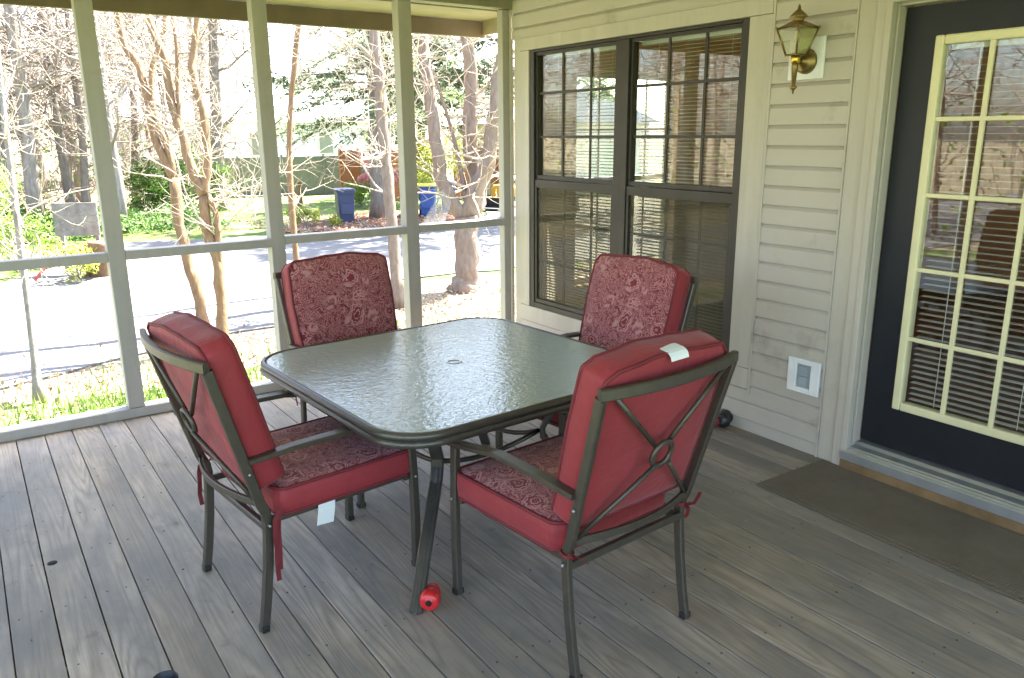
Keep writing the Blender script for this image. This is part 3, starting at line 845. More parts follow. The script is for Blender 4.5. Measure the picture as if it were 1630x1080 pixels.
# ================================================================== small things on the deck
b = MB(); x0, x1, y0, y1 = -.262, .262, -.85, .85
b.box(x0 + .03, y0 + .03, .004, x1 - .03, y1 - .03, .010); 
o = b.build('door_mat', 'door_mat', None, .003, loc=(-.313, -3.700, .001)); o.rotation_euler = (0, 0, math.radians(-1.2))
bd = MB(); frame_box(bd, x0 + .0, x1, y0, y1, .002, .0075, .031)
bd.v = []; bd.f = []; bd.m = []; bd.s = []
for q in ((x0, y0, .002, x0 + .029, y1, .008), (x1 - .029, y0, .002, x1, y1, .008), (x0 + .03, y0, .002, x1 - .03, y0 + .029, .008), (x0 + .03, y1 - .029, .002, x1 - .03, y1, .008)):
    bd.box(*q)
bd.build('border', 'door_mat', o, .002)
tag(o, 'long flat dark brown doormat on the deck below the door', 'doormat')

toy = MB()
ry = Matrix.Rotation(PI / 2, 3, 'Y')
prof = [(.0, -.058), (.011, -.058), (.0115, -.050), (.024, -.056), (.034, -.046), (.0385, -.028), (.037, -.010), (.031, -.001), (.0325, .010), (.0335, .020), (.029, .031), (.0255, .036), (.027, .044), (.0245, .054), (.016, .060), (.0, .061)]
toy.lathe(prof, 28, 0, (0, 0, 0), ry)
kt = toy.build('dog_toy', 'red_rubber', None, loc=(-2.352, -2.818, .040))
kt.rotation_euler = (0, math.radians(4), math.radians(52))
hm = MB(); hm.lathe([(.0, -.0585), (.0112, -.0585), (.0112, -.056)], 20, 0, (0, 0, 0), ry); hm.build('opening', 'hole_black', kt)
tag(kt, 'red rubber snowman shaped dog toy lying beside the table leg', 'dog toy')

bt = thing('chew_toy', 'small black and red chew toy on the deck against the siding', 'dog toy', (-.070, -2.205, .0), math.radians(20))
m = MB(); m.lathe([(.0, -.055), (.028, -.052), (.042, -.036), (.046, -.012), (.036, .0), (.034, .006), (.042, .016), (.044, .036), (.032, .05), (.0, .052)], 22, 0, (.01, -.01, .046), Matrix.Rotation(PI / 2.2, 3, 'Y'))
m.build('body', 'black_rubber', bt)
m = MB(); m.lathe([(.0, -.02), (.03, -.02), (.040, -.004), (.038, .018), (.0, .022)], 20, 0, (-.050, .03, .040), Matrix.Rotation(PI / 2.4, 3, 'Y')); m.build('end_knob', 'piping_red', bt)
m = MB(); m.tube([(.04, .0, .07), (.06, .01, .09), (.05, .03, .085), (.03, .02, .07)], .006, 8); m.build('loop', 'grey_plastic', bt)

cup = MB(); cup.lathe([(.0, .004), (.030, .0), (.034, .004), (.038, .11), (.036, .112), (.034, .11), (.030, .012), (.0, .012)], 28)
cu = cup.build('cup', 'black_rubber', None, loc=(-3.268, -2.842, .002)); tag(cu, 'black open topped tumbler standing on the deck at the front edge', 'cup')

# ================================================================== patio table
TC = (-1.880, -2.222); TA = math.radians(3.2)
tab = thing('patio_table', 'square patio table with rippled glass top and dark metal frame', 'table', (TC[0], TC[1], 0), TA)
HALF = .674
ol = rrect(HALF * 2, HALF * 2, .19, 10)
def ring(mb, outline, inset, z, r, n=10):
    k = (HALF - inset) / HALF
    mb.tube([(x * k, y * k, z) for x, y in outline], r, n, 0, True)
b = MB(); ring(b, ol, .012, .6985, .0155, 12); ring(b, ol, .008, .673, .0145, 12)
k1, k2 = (HALF - .012) / HALF, (HALF - .045) / HALF
b.sweep(None, [[(x * k1, y * k1, .702), (x * k2, y * k2, .702), (x * k2, y * k2, .668), (x * k1, y * k1, .668)] for x, y in ol], closed=True)
b.build('frame', 'table_metal', tab)
g = MB(); k = (HALF - .022) / HALF
secs = []
for s_, z in ((k, .7035), (k, .7088), (k - .004, .7102)):
    secs.append([(x * s_, y * s_, z) for x, y in ol])
n = len(ol); rings = [g.add(q) for q in secs]
for a, c in zip(rings[:-1], rings[1:]):
    for j in range(n):
        g.face((a + j, a + (j + 1) % n, c + (j + 1) % n, c + j))
hole = [(.024 * math.cos(2 * PI * j / n + .001), .024 * math.sin(2 * PI * j / n)) for j in range(n)]
def anstart(o):  # align hole ring with outline by angle
    return [(.024 * x / math.hypot(x, y), .024 * y / math.hypot(x, y)) for x, y in o]
hl = anstart(ol); ht = g.add([(x, y, .7102) for x, y in hl]); hb_ = g.add([(x, y, .7035) for x, y in hl])
for j in range(n):
    j2 = (j + 1) % n
    g.face((rings[-1] + j, rings[-1] + j2, ht + j2, ht + j)); g.face((ht + j, ht + j2, hb_ + j2, hb_ + j)); g.face((hb_ + j, hb_ + j2, rings[0] + j2, rings[0] + j))
g.build('glass_top', 'rippled_table_glass', tab)
b = MB(); b.lathe([(.0225, .700), (.0225, .7125), (.030, .7128), (.034, .7118), (.035, .7106)], 28); b.build('umbrella_ring', 'aluminium_sill', tab)
for sx, sy in ((-1, -1), (1, -1), (1, 1), (-1, 1)):
    d = Vector((sx, sy, 0)).normalized(); sd_ = Vector((-d.y, d.x, 0)); q = math.sqrt(2)
    path = [d * (.40 * q) + Vector((0, 0, .668)), d * (.355 * q) + Vector((0, 0, .60)), d * (.298 * q) + Vector((0, 0, .48)), d * (.275 * q) + Vector((0, 0, .425)), d * (.276 * q) + Vector((0, 0, .385)), d * (.300 * q) + Vector((0, 0, .335)), d * (.445 * q) + Vector((0, 0, .17)), d * (.577 * q) + Vector((0, 0, .003))]
    b = MB(); b.bar(path, .050, .024, sd_); b.bar([p + d * .012 for p in path[4:]], .020, .012, sd_); b.build('leg', 'table_metal', tab, .002)
b = MB(); o = []
for cx_, cy_, a in ((.15, .15, 0), (-.15, .15, PI / 2), (-.15, -.15, PI), (.15, -.15, 1.5 * PI)):
    # bowed-in square brace meeting the four leg bends
    o.append((math.copysign(.262, cx_), math.copysign(.262, cy_)))
pts = []
for k in range(4):
    a, c = Vector((*o[k], .405)), Vector((*o[(k + 1) % 4], .405)); mid = (a + c) / 2 * .86
    for t in [i / 8 for i in range(8)]:
        pts.append((1 - t) ** 2 * a + 2 * t * (1 - t) * (mid * 2 - (a + c) / 2) + t * t * c)
b.tube(pts, .011, 8, 0, True); b.build('brace', 'table_metal', tab)

# ================================================================== chairs
WB, WF, YB, ZB, WT, YT, ZT, ZA, ZF, YF, FF = .268, .265, .047, .405, .295, -.114, .989, .640, .598, .637, .645
def post_at(z):
    k = (z - ZB) / (ZT - ZB)
    return (WB + (WT - WB) * k, YB + (YT - YB) * k)
def cushion(mb, outline, th, edge_r, puff, mat_top, mat_side, center):
    """boxed cushion: bottom at z=0, welted edges, domed faces"""
    rr = random.Random(len(outline) * 7); N_ = len(outline)
    ph = [rr.uniform(0, 6.3) for _ in range(4)]
    jig = [.0028 * math.sin(5 * 2 * PI * j / N_ + ph[0]) + .0018 * math.sin(11 * 2 * PI * j / N_ + ph[1]) + rr.uniform(-.0008, .0008) for j in range(N_)]
    outline = [(x * (1 + g_ * 3), y + (y - center[1]) * g_ * 3) for (x, y), g_ in zip(outline, jig)]
    def off(k, z):
        return [(center[0] + (x - center[0]) * k, center[1] + (y - center[1]) * k, z) for x, y in outline]
    n = len(outline)
    prof = [(.55, -puff * .5, 0), (.85, -puff * .3, 0), (.965, -.001, 0), (.992, .006, 1), (1.0, th * .35, 1), (1.001, th * .65, 1), (.992, th - .006, 1)]
    top = [(.965, th + .001, 2), (.85, th + puff * .55, 2), (.70, th + puff * .8, 2), (.45, th + puff * .97, 2), (.2, th + puff, 2)]
    rs = [(mb.add(off(k, z)), m) for k, z, m in prof + top]
    for (a, m0), (c, m1) in zip(rs[:-1], rs[1:]):
        mt = mat_top if m1 == 2 else mat_side
        for j in range(n):
            j2 = (j + 1) % n; mb.face((a + j, a + j2, c + j2, c + j), mt, True)
    mb.face(tuple(rs[-1][0] + j for j in range(n)), mat_top, True)
    mb.face(tuple(rs[0][0] + j for j in reversed(range(n))), mat_side, True)
    return off(.986, .001), off(.986, th - .001)
BW, BH, BT = .285, .575, .098
def back_outline():
    o = []
    r = .05
    o += arc((-BW + .055, .035), .035, PI, 1.5 * PI, 5)
    o += arc((BW - .055, .035), .035, 1.5 * PI, 2 * PI, 5)
    o += [(BW - .010, .2), (BW - .006, .34), (BW - .008, .45)]
    o += arc((BW - .06, BH - .052 - .018), .052, .0, .44 * PI, 6)
    m = 12
    for k in range(1, m):
        x = (BW - .075) * (1 - 2 * k / m); o.append((x, BH - .022 * (x / (BW - .06)) ** 2))
    o += arc((-BW + .06, BH - .052 - .018), .052, .56 * PI, PI, 6)
    o += [(-BW + .008, .45), (-BW + .006, .34), (-BW + .010, .2)]
    return o
def seat_outline():
    o = rrect(.555, .560, .045, 6)
    return [(x * (1 - .03 * (y < -.2)), y) for x, y in o]
def make_chair():
    t = thing('patio_chair', 'x', 'chair')
    for s in (-1, 1):
        b = MB(); pts = []
        for y, z, w_ in ((.0, .001, WB), (.020, .12, WB), (.036, .24, WB), (.046, .36, WB), (YB, ZB, WB)):
            pts.append((s * w_, y, z))
        for z in (.44, .48, .56, .70, .85, .975):
            x, y = post_at(z); pts.append((s * x, y + (.006 if z < .46 else 0), z))
        b.bar(pts, .022, .034, (1, 0, 0)); b.build('rear_leg', 'chair_metal', t)
        b = MB(); b.bar([(s * WF, FF, .001), (s * WF, FF + .004, .2), (s * WF, FF + .002, .4), (s * WF, YF, ZF - .002)], .026, .034, (1, 0, 0)); b.build('front_leg', 'chair_metal', t)
        b = MB(); b.box(s * WB - .0185, -.0125, .0, s * WB + .0185, .0125, .022); b.build('foot_cap', 'black_rubber', t, .002)
        b = MB(); b.box(s * WF - .0185, FF - .0145, .0, s * WF + .0185, FF + .0145, .022); b.build('foot_cap', 'black_rubber', t, .002)
        for yy, zz, xx in ((YB + .002, .392, WB), (FF + .002, .392, WF), (post_at(.60)[1], .60, post_at(.60)[0])):
            b = MB(); b.lathe([(.0, .0035), (.0035, .003), (.005, .001), (.005, -.004)], 10, 0, (s * (xx + .0175), yy, zz), Matrix.Rotation(s * PI / 2, 3, 'Y'))
            b.build('bolt', 'aluminium_sill', t)
        x, y = post_at(ZA)
        b = MB(); b.bar([(s * (x + .004), y + .012, ZA + .004), (s * (x + .004), y + .18, ZA + .014), (s * (WF + .006), .38, ZA + .010), (s * WF, .55, ZF + .022), (s * WF, YF + .022, ZF + .008)], .044, .018, (1, 0, 0))
        b.build('armrest', 'chair_metal', t)
    b = MB()
    for s in (-1, 1):
        b.bar([(s * (WB - .026), YB, .392), (s * (WF - .026), FF - .01, .392)], .020, .026, (1, 0, 0))
        b.lathe([(.0, .0), (.008, .0), (.006, .004), (.0, .005)], 8, 0, (s * (WB + .012), YB, .395), Matrix.Rotation(s * PI / 2, 3, 'Y'))
        b.bar([(s * (WB - .026), FF, .392), (s * (WF - .0), FF, .392)], .022, .022, (0, 1, 0))
    b.bar([(-WB, YB - .006, .388), (WB, YB - .006, .388)], .026, .026, (0, 0, 1))
    b.bar([(-WF, FF - .03, .392), (WF, FF - .03, .392)], .026, .022, (0, 0, 1))
    for k in range(4):
        b.bar([(-WB + .03, .16 + .12 * k, .398), (WB - .03, .16 + .12 * k, .398)], .030, .006, (0, 1, 0))
    b.build('seat_frame', 'chair_metal', t)
    b = MB()
    x, y = post_at(ZT); top = []
    for k in range(-8, 9):
        u = k / 8; top.append((u * (x + .010), y - .042 * (1 - u * u), ZT - .001 + .0 * u))
    b.bar(top, .036, .022, (0, 0, 1))
    xl, yl = post_at(.478); low = []
    for k in range(-8, 9):
        u = k / 8; low.append((u * (xl - .004), yl - .052 * (1 - u * u), .478))
    b.bar(low, .026, .016, (0, 0, 1))
    zc = .728; yc = post_at(zc)[1] - .044
    cring = []
    nrm = Vector((0, YT - YB, ZT - ZB)).normalized()
    for k in range(24):
        a = 2 * PI * k / 24; cring.append(Vector((0, yc, zc)) + Vector((1, 0, 0)) * .043 * math.cos(a) + nrm * .043 * math.sin(a))
    b.tube(cring, .009, 8, 0, True)
    for s in (-1, 1):
        u = .86
        b.tube([(s * u * x, y - .042 * (1 - u * u), ZT - .012), (s * .029, yc + .002, zc + .031)], .0085, 8)
        u = .93
        b.tube([(s * u * xl, yl - .052 * (1 - u * u), .485), (s * .029, yc - .002, zc - .031)], .0085, 8)
    b.build('back_frame', 'chair_metal', t)
    # seat cushion
    m = MB(); lo, hi = cushion(m, seat_outline(), .096, .02, .022, 1, 0, (0, 0))
    sc = m.build('seat_cushion', ['plain_red_fabric', 'paisley_fabric'], t, loc=(0, .368, .407))
    p = MB(); p.tube(hi, .0062, 6, 0, True); p.tube(lo, .0062, 6, 0, True); p.build('piping', 'piping_red', sc)
    # back cushion leaning on the frame
    m = MB(); lo, hi = cushion(m, back_outline(), BT, .02, .028, 1, 0, (0, .29))
    bc = m.build('back_cushion', ['plain_red_fabric', 'paisley_fabric'], t)
    ux = Vector((-1, 0, 0)); uy = nrm; uz = ux.cross(uy)      # outward = chair forward
    x5, y5 = post_at(.50)
    mt = Matrix((ux, uy, uz)).transposed().to_4x4(); mt.translation = Vector((0, y5, .500)) + uz * .016
    bc.matrix_local = mt
    p = MB(); p.tube(hi, .0062, 6, 0, True); p.tube(lo, .0062, 6, 0, True); p.build('piping', 'piping_red', bc)
    return t
chair = make_chair()
poses = [((-2.935, -2.348), .1126, 'red cushioned patio chair left of the table, back towards the deck rails, tie strings hanging'),
         ((-1.915, -3.427), 1.650, 'nearest red cushioned patio chair, seen from behind, with white tag on top of its back'),
         ((-1.9946, -1.2712), -1.525, 'red cushioned patio chair behind the table in front of the screens, mostly hidden below'),
         ((-.8598, -2.2525), 3.216, 'red cushioned patio chair by the bronze window, its pale paisley back in view')]
chairs = []
for k, ((x, y), th_, lab) in enumerate(poses):
    if k == 0:
        c = chair; c.location = (x, y, 0); c.rotation_euler = (0, 0, th_ - PI / 2); c['label'] = lab; c['group'] = 'red cushioned chairs round the patio table'
    else:
        c = dup(chair, (x, y, 0), th_ - PI / 2, lab)
    chairs.append(c)
def ribbon(parent, pts, wd=.017, side=(0, 1, 0)):
    b = MB(); b.bar(pts, wd, .0022, side); return b.build('tie_string', 'piping_red', parent)
def card(name, parent, pts, mat='tag_white'):
    """small cloth label: a folded strip of quads with thickness"""
    b = MB()
    P0 = [(Vector(a), Vector(c)) for a, c in pts]
    secs = []
    for a, c in P0:
        nn = Vector((.0008, .0008, .0008)); secs.append([a - nn, c - nn, c + nn, a + nn])
    b.sweep(None, secs); return b.build(name, mat, parent)
L, Rr, B3, B4 = chairs
# left chair: ties at both rear corners, label under the seat edge and one behind
ribbon(L, [(.285, .085, .440), (.300, .062, .415), (.302, .058, .36), (.296, .060, .31), (.300, .056, .25), (.294, .060, .185)])
ribbon(L, [(.285, .095, .445), (.292, .080, .41), (.288, .078, .36), (.297, .074, .31), (.296, .070, .225)], .012)
ribbon(L, [(-.280, .06, .45), (-.300, .030, .432), (-.312, .028, .40), (-.300, .022, .36), (-.308, .020, .31), (-.300, .022, .265)])
ribbon(L, [(-.282, .07, .452), (-.310, .05, .43), (-.304, .03, .395), (-.290, .02, .37)], .011)
card('care_tag', L, [((.268, .24, .41), (.268, .305, .41)), ((.272, .235, .375), (.272, .30, .375)), ((.270, .228, .325), (.270, .292, .320))])
card('care_tag', L, [((.10, .088, .500), (.02, .088, .515)), ((.10, .060, .505), (.02, .058, .515)), ((.095, .038, .495), (.02, .036, .505))])
# near chair: knots round the rear posts, label over the top of the back cushion
for s in (-1, 1):
    lo_ = [(s * (WB + .020 * math.cos(a)), YB + .022 * math.sin(a) - .002, .430 + .003 * math.sin(2 * a)) for a in [2 * PI * q / 14 for q in range(14)]]
    b = MB(); b.bar(lo_, .012, .003, (0, 0, 1), 0, True); b.build('tie_string', 'piping_red', Rr)
    ribbon(Rr, [(s * .268, .020, .432), (s * .288, .0, .438), (s * .306, -.004, .462), (s * .318, .0, .470)], .014, (0, 1, 0))
    ribbon(Rr, [(s * .268, .020, .432), (s * .252, -.004, .428), (s * .24, -.008, .412), (s * .232, -.004, .405)], .014, (0, 1, 0))
b = MB()
yb0, zt0 = -.125, 1.058
secs = []
for y, z in ((-.060, 1.066), (-.085, 1.0655), (-.108, 1.062), (-.120, 1.057), (-.128, 1.048), (-.132, 1.036)):
    secs.append([(.050, y, z), (-.032, y - .002, z), (-.032, y - .002, z + .0015), (.050, y, z + .0015)])
b.sweep(None, secs)
b.build('care_tag', 'tag_white', Rr)
ribbon(B3, [(.285, .05, .46), (.292, .03, .42), (.296, .02, .38), (.29, .02, .33)])
ribbon(B3, [(.270, .60, .50), (.285, .61, .45), (.288, .61, .39)], .012)
card('care_tag', B3, [((.285, .36, .415), (.285, .43, .415)), ((.288, .36, .36), (.288, .43, .36))])

# ================================================================== trees
def grow(mb, r, p, d, length, rad, level, up=.12, sides=4, kids=(3, 5), wob=.22, shrink=.62, droop=0.):
    """one limb: a wandering tapered tube and its side shoots"""
    n = 4 if level > 0 else 3
    pts = [Vector(p)]; d = Vector(d).normalized(); seg = length / n
    for k in range(n):
        d = (d + Vector((r.gauss(0, wob), r.gauss(0, wob), r.gauss(0, wob) + up - droop))).normalized()
        pts.append(pts[-1] + d * seg)
    mb.tube(pts, [rad * (1 - .72 * k / n) for k in range(n + 1)], sides if level > 0 else 3, 0, False, False)
    if level <= 0:
        return
    for _ in range(r.randint(*kids)):
        k = r.randint(1, n); t = r.random() * .8 + .1
        q = pts[k - 1].lerp(pts[k], t); dd = (pts[k] - pts[k - 1]).normalized()
        s = Vector((r.gauss(0, 1), r.gauss(0, 1), r.gauss(0, .8))); s = (s - dd * s.dot(dd))
        s = s.normalized() if s.length > .01 else Vector((1, 0, 0))
        nd = dd * .55 + s * .85
        grow(mb, r, q, nd, length * shrink * r.uniform(.6, 1.15), max(rad * .5, .0035), level - 1, up, sides, kids, wob, shrink, droop)

def guided_tree(name, label, stems, barkm, seed, nlimb, limb_len, limb_r, zmin, level=2, twigm='twig', group=None, kids=(3, 5)):
    base = Vector(stems[0][0][0]); base.z = GZ
    r = random.Random(seed)
    t = thing(name, label, 'tree', base, 0, group)
    tr = MB(); cr = MB()
    for pts, r0, r1 in stems:
        P = [Vector(p) - base for p in pts]
        # subdivide with a little wander and knots
        Q = []
        for a, c in zip(P[:-1], P[1:]):
            for q in range(3):
                Q.append(a.lerp(c, q / 3) + Vector((r.gauss(0, r1 * .12), r.gauss(0, r1 * .12), 0)))
        Q.append(P[-1]); N = len(Q)
        rad = [(r0 + (r1 - r0) * k / (N - 1)) * r.uniform(.93, 1.09) for k in range(N)]
        if abs(Q[0].z) < .15:
            rad[0] *= 1.45; rad[1] *= 1.15
        tr.tube(Q, rad, 10, 0, False, True)
        for _ in range(nlimb):
            k = r.randint(1, N - 1); q = Q[k - 1].lerp(Q[k], r.random())
            if q.z < zmin - GZ:
                continue
            dd = (Q[k] - Q[k - 1]).normalized(); a = r.uniform(0, 2 * PI)
            s = Vector((math.cos(a), math.sin(a), r.uniform(-.3, .5)))
            grow(cr, r, q, dd * .35 + s, limb_len * r.uniform(.5, 1.2), limb_r * r.uniform(.5, 1.1), level, .06, 4, kids)
    tr.build('trunk', barkm, t); cr.build('crown', twigm, t)
    return t
guided_tree('maple_tree', 'large forked bare tree with pinkish bark by the driveway, low wide fork', [
    ([(4.05, 7.54, -1.22), (4.14, 7.59, -.95), (4.23, 7.68, -.48), (4.26, 7.79, -.08), (4.31, 7.82, .15)], .235, .22),
    ([(4.31, 7.80, .08), (4.12, 8.04, .42), (4.04, 8.23, .85), (4.06, 8.46, 1.6), (4.09, 8.69, 2.41), (4.12, 8.89, 3.1), (4.15, 9.09, 3.79), (4.18, 9.39, 4.83), (4.3, 9.6, 6.0)], .14, .09),
    ([(4.31, 7.82, .10), (4.58, 7.82, .73), (4.78, 7.79, 1.07), (4.94, 7.80, 1.82), (5.09, 7.85, 2.63), (5.34, 7.9, 3.44), (5.6, 8.0, 4.13), (5.89, 8.1, 5.05)], .165, .09),
    ([(4.33, 7.85, .10), (4.67, 7.95, .38), (4.74, 8.15, .9), (4.75, 8.35, 1.59), (4.91, 8.5, 2.4), (4.97, 8.65, 3.09), (4.96, 8.8, 3.79), (4.99, 9.0, 4.83)], .18, .10),
    ([(4.36, 7.84, .3), (4.44, 8.1, .75), (4.40, 8.3, 1.5), (4.3, 8.5, 2.2), (4.1, 8.6, 2.9)], .055, .025)],
    'bark_pink', 21, 11, 2.0, .030, .6, 2)
guided_tree('slim_tree', 'tall slim bare tree between the two right screen posts', [
    ([(2.35, 6.89, -1.22), (2.41, 7.09, -.47), (2.5, 7.32, .47), (2.56, 7.52, 1.2), (2.61, 7.74, 2.03), (2.67, 7.9, 2.66), (2.73, 8.09, 3.39), (2.8, 8.34, 4.32), (2.9, 8.5, 5.6)], .10, .09)],
    'bark_pink', 5, 44, 2.1, .026, .5, 2)
guided_tree('crape_myrtle', 'bare tan stemmed tree with a double trunk low by the driveway', [
    ([(-.84, 5.95, -1.22), (-.77, 6.08, -.65), (-.71, 6.2, -.16), (-.77, 6.42, .4), (-.73, 6.54, .88)], .075, .075),
    ([(-.73, 6.53, .86), (-.81, 6.67, 1.13), (-.86, 6.85, 1.58), (-.92, 7.08, 2.16), (-.89, 7.21, 2.65), (-.99, 7.45, 3.17), (-1.04, 7.64, 3.69), (-1.1, 7.8, 4.6)], .075, .045),
    ([(-.73, 6.53, .86), (-.63, 6.61, 1.31), (-.57, 6.74, 1.86), (-.6, 6.91, 2.33), (-.61, 7.01, 2.61), (-.51, 7.06, 3.0), (-.45, 7.09, 3.23), (-.31, 7.16, 3.77), (-.2, 7.2, 4.6)], .058, .035),
    ([(-.86, 6.85, 1.58), (-.85, 6.95, 1.9), (-.83, 7.03, 2.2), (-.74, 7.18, 2.9), (-.72, 7.37, 3.52)], .038, .022),
    ([(-.71, 6.18, -.22), (-.66, 6.3, .29), (-.63, 6.37, .57), (-.69, 6.51, .86)], .045, .05)],
    'bark_tan', 33, 9, 1.3, .016, .3, 2)
guided_tree('crape_myrtle', 'bare tan stemmed tree with a single bent trunk, left of the double one', [
    ([(-.83, 7.06, -1.22), (-.8, 7.19, -.72), (-.85, 7.36, -.3), (-.89, 7.6, .38), (-.84, 7.79, 1.05)], .085, .078),
    ([(-.84, 7.79, 1.05), (-.99, 8.05, 1.58), (-.99, 8.24, 2.17), (-1.02, 8.43, 2.7), (-1.15, 8.61, 2.98), (-1.17, 8.81, 3.58), (-1.2, 9., 4.6)], .068, .045),
    ([(-.84, 7.79, 1.05), (-.84, 7.92, 1.46), (-.92, 8.08, 1.83), (-.94, 8.2, 2.15), (-.88, 8.32, 2.66), (-.63, 8.32, 3.21), (-.53, 8.4, 3.66)], .05, .03)],
    'bark_tan', 44, 13, 1.4, .017, .3, 2)
guided_tree('sapling', 'thin pale sapling in the grass outside the leftmost screen bay', [
    ([(-3.16, 4.84, -1.21), (-3.12, 5.02, -.55), (-3.08, 5.25, .23), (-3.05, 5.44, .92), (-3.02, 5.61, 1.53), (-2.98, 5.82, 2.28), (-2.92, 6.02, 3.04), (-2.9, 6.1, 4.)], .045, .022)],
    'bark_grey', 52, 30, 1.0, .012, .2, 2, kids=(2, 4))
guided_tree('slim_tree', 'very thin brown tree left of the blue bin, seen over the back chair', [
    ([(1.39, 8.97, -1.22), (1.43, 9.16, -.52), (1.49, 9.4, .38), (1.6, 9.62, 1.28), (1.81, 9.83, 2.41), (1.97, 9.93, 3.09), (2.1, 10.02, 3.65), (2.24, 10.18, 4.44), (2.3, 10.3, 5.2)], .062, .045)],
    'bark_tan', 61, 26, 1.2, .015, .3, 2, kids=(2, 4))

def leaf(mb, r, p, s, m=0):
    """one pointed leaf with a fold down its middle"""
    a = Vector((r.gauss(0, 1), r.gauss(0, 1), r.gauss(0, 1))).normalized(); b_ = a.orthogonal().normalized(); c = a.cross(b_)
    p = Vector(p); i = mb.add((p - a * s, p + b_ * s * .45 + c * s * .15, p + a * s, p - b_ * s * .45 + c * s * .15))
    mb.face((i, i + 1, i + 2, i + 3), m)

def pine():
    base = Vector((8.70, 20.9, GZ)); r = random.Random(8)
    t = thing('pine_tree', 'tall evergreen pine with dark trunk and drooping green boughs beyond the driveway', 'tree', base)
    tr = MB(); tr.tube([(0, 0, -.02), (.02, 0, .6), (.05, .05, 3), (.1, .1, 6), (.1, .1, 10), (.1, .1, 13)], [.42, .33, .29, .24, .15, .04], 12)
    tr.build('trunk', 'bark_dark', t)
    br = MB(); nd = MB(); z = 3.3
    while z < 12.5:
        L = 4.6 * (1 - (z - 3) / 11) + .5
        for _ in range(4):
            z += r.uniform(-.06, .16); a = r.uniform(0, 2 * PI); l = L * r.uniform(.7, 1.1)
            d = Vector((math.cos(a), math.sin(a), 0)); pts = [Vector((.08, .08, z))]
            for k in range(1, 7):
                u = k / 6; pts.append(Vector((.08, .08, z)) + d * l * u + Vector((r.gauss(0, .07), r.gauss(0, .07), .25 * u - .75 * u * u * (1 + .2 * r.random()))))
            br.tube(pts, [.045 * (1 - .8 * k / 6) for k in range(7)], 4, 0, False, False)
            for _ in range(int(17 * l)):
                u = r.uniform(.2, 1.); k = min(5, int(u * 6)); q = pts[k].lerp(pts[k + 1], u * 6 - k)
                side = Vector((-d.y, d.x, 0)) * r.choice((-1, 1)); sd_ = (d * .6 + side * r.uniform(.3, 1.) + Vector((0, 0, r.uniform(-.75, .45)))).normalized()
                ll = r.uniform(.25, .75)
                e = q + sd_ * ll; br.tube([q, e], [.008, .004], 3, 0, False, False)
                for _ in range(13):
                    c = q.lerp(e, r.uniform(.15, 1.05)) ; dd = (sd_ + Vector((r.gauss(0, .6), r.gauss(0, .6), r.gauss(0, .5)))).normalized()
                    n_ = dd.orthogonal().normalized(); s = r.uniform(.10, .22)
                    i = nd.add((c - dd * s * .2 + n_ * s * .15, c - dd * s * .2 - n_ * s * .15, c + dd * s)); nd.face((i, i + 1, i + 2))
        z += r.uniform(.32, .5)
    br.build('bough', 'bark_grey', t); nd.build('foliage', 'pine_needle', t)
    return t
P1 = pine()
dup(P1, (15.2, 18.6, GZ), .7, 'very tall evergreen pine behind the forked tree at the right end', None, 1.5)
dup(P1, (14.0, 27.5, GZ), 2.1, 'second evergreen pine standing farther back to the right of the dark trunk', None, .95)

def shrub(name, label, cat, loc, rx_, ry_, h, nleaf, lm, seed, s=(.03, .07), stems=14, group=None, clumps=14):
    r = random.Random(seed); t = thing(name, label, cat, loc, r.uniform(0, 6), group)
    st = MB(); lv = MB(); cl = []
    for k in range(clumps):
        a = r.uniform(0, 2 * PI); q = math.sqrt(r.random()); z = h * r.uniform(.25, .9)
        cl.append((Vector((rx_ * q * math.cos(a), ry_ * q * math.sin(a), z)), r.uniform(.18, .42) * min(rx_, h)))
    for c, _ in cl[:stems]:
        m_ = c * .5 + Vector((r.gauss(0, .06), r.gauss(0, .06), 0)); st.tube([(c.x * .15, c.y * .15, -.02), m_, c], [.018, .012, .005], 5, 0, False, False)
    for _ in range(nleaf):
        c, rr = r.choice(cl); d = Vector((r.gauss(0, 1), r.gauss(0, 1), r.gauss(0, .8))).normalized() * rr * (r.random() ** .4)
        p = c + d
        if p.z > .0:
            leaf(lv, r, p, r.uniform(*s))
    st.build('stem', 'bark_grey', t); lv.build('foliage', lm, t)
    return t
shrub('shrub', 'bright green leafy shrub at the far left beside the sapling', 'shrub', (-3.9, 13.6, GZ), 1.6, 1.3, 2.3, 4200, 'leaf_spring', 3)
shrub('shrub', 'small green shrub in front of the grey board', 'shrub', (-2.6, 15.4, GZ), .9, .8, 1.3, 1600, 'leaf_spring', 4)
shrub('shrub', 'low yellow flowered bush on the bank right of the stump', 'shrub', (-1.75, 13.3, GZ), .7, .4, .7, 900, 'leaf_yellow', 5)
shrub('azalea', 'pink flowering azalea bush in front of the orange fence', 'shrub', (11.0, 25.6, GZ), .9, .8, 2.3, 2600, 'azalea_pink', 6, (.04, .08))
shrub('shrub', 'yellow green spring bush behind the yellow lidded bin', 'shrub', (12.9, 24.6, GZ), 1.5, 1., 3.2, 3800, 'leaf_yellow', 7, (.04, .09), clumps=22)
shrub('shrub', 'small green shrub on the lawn next to the azalea', 'shrub', (9.9, 25.5, GZ), .7, .6, 1.0, 1200, 'leaf_spring', 8)
shrub('shrub', 'low yellow green clump at the foot of the dark blue bin', 'shrub', (5.6, 19.6, GZ), .9, .5, .6, 1200, 'leaf_yellow', 9)
shrub('shrub', 'dark bushy mound behind the ground cover by the tan stems', 'shrub', (3.2, 26.5, GZ), 1.9, 1.2, 2.2, 4200, 'leaf_groundcover', 10, (.05, .1), clumps=22)

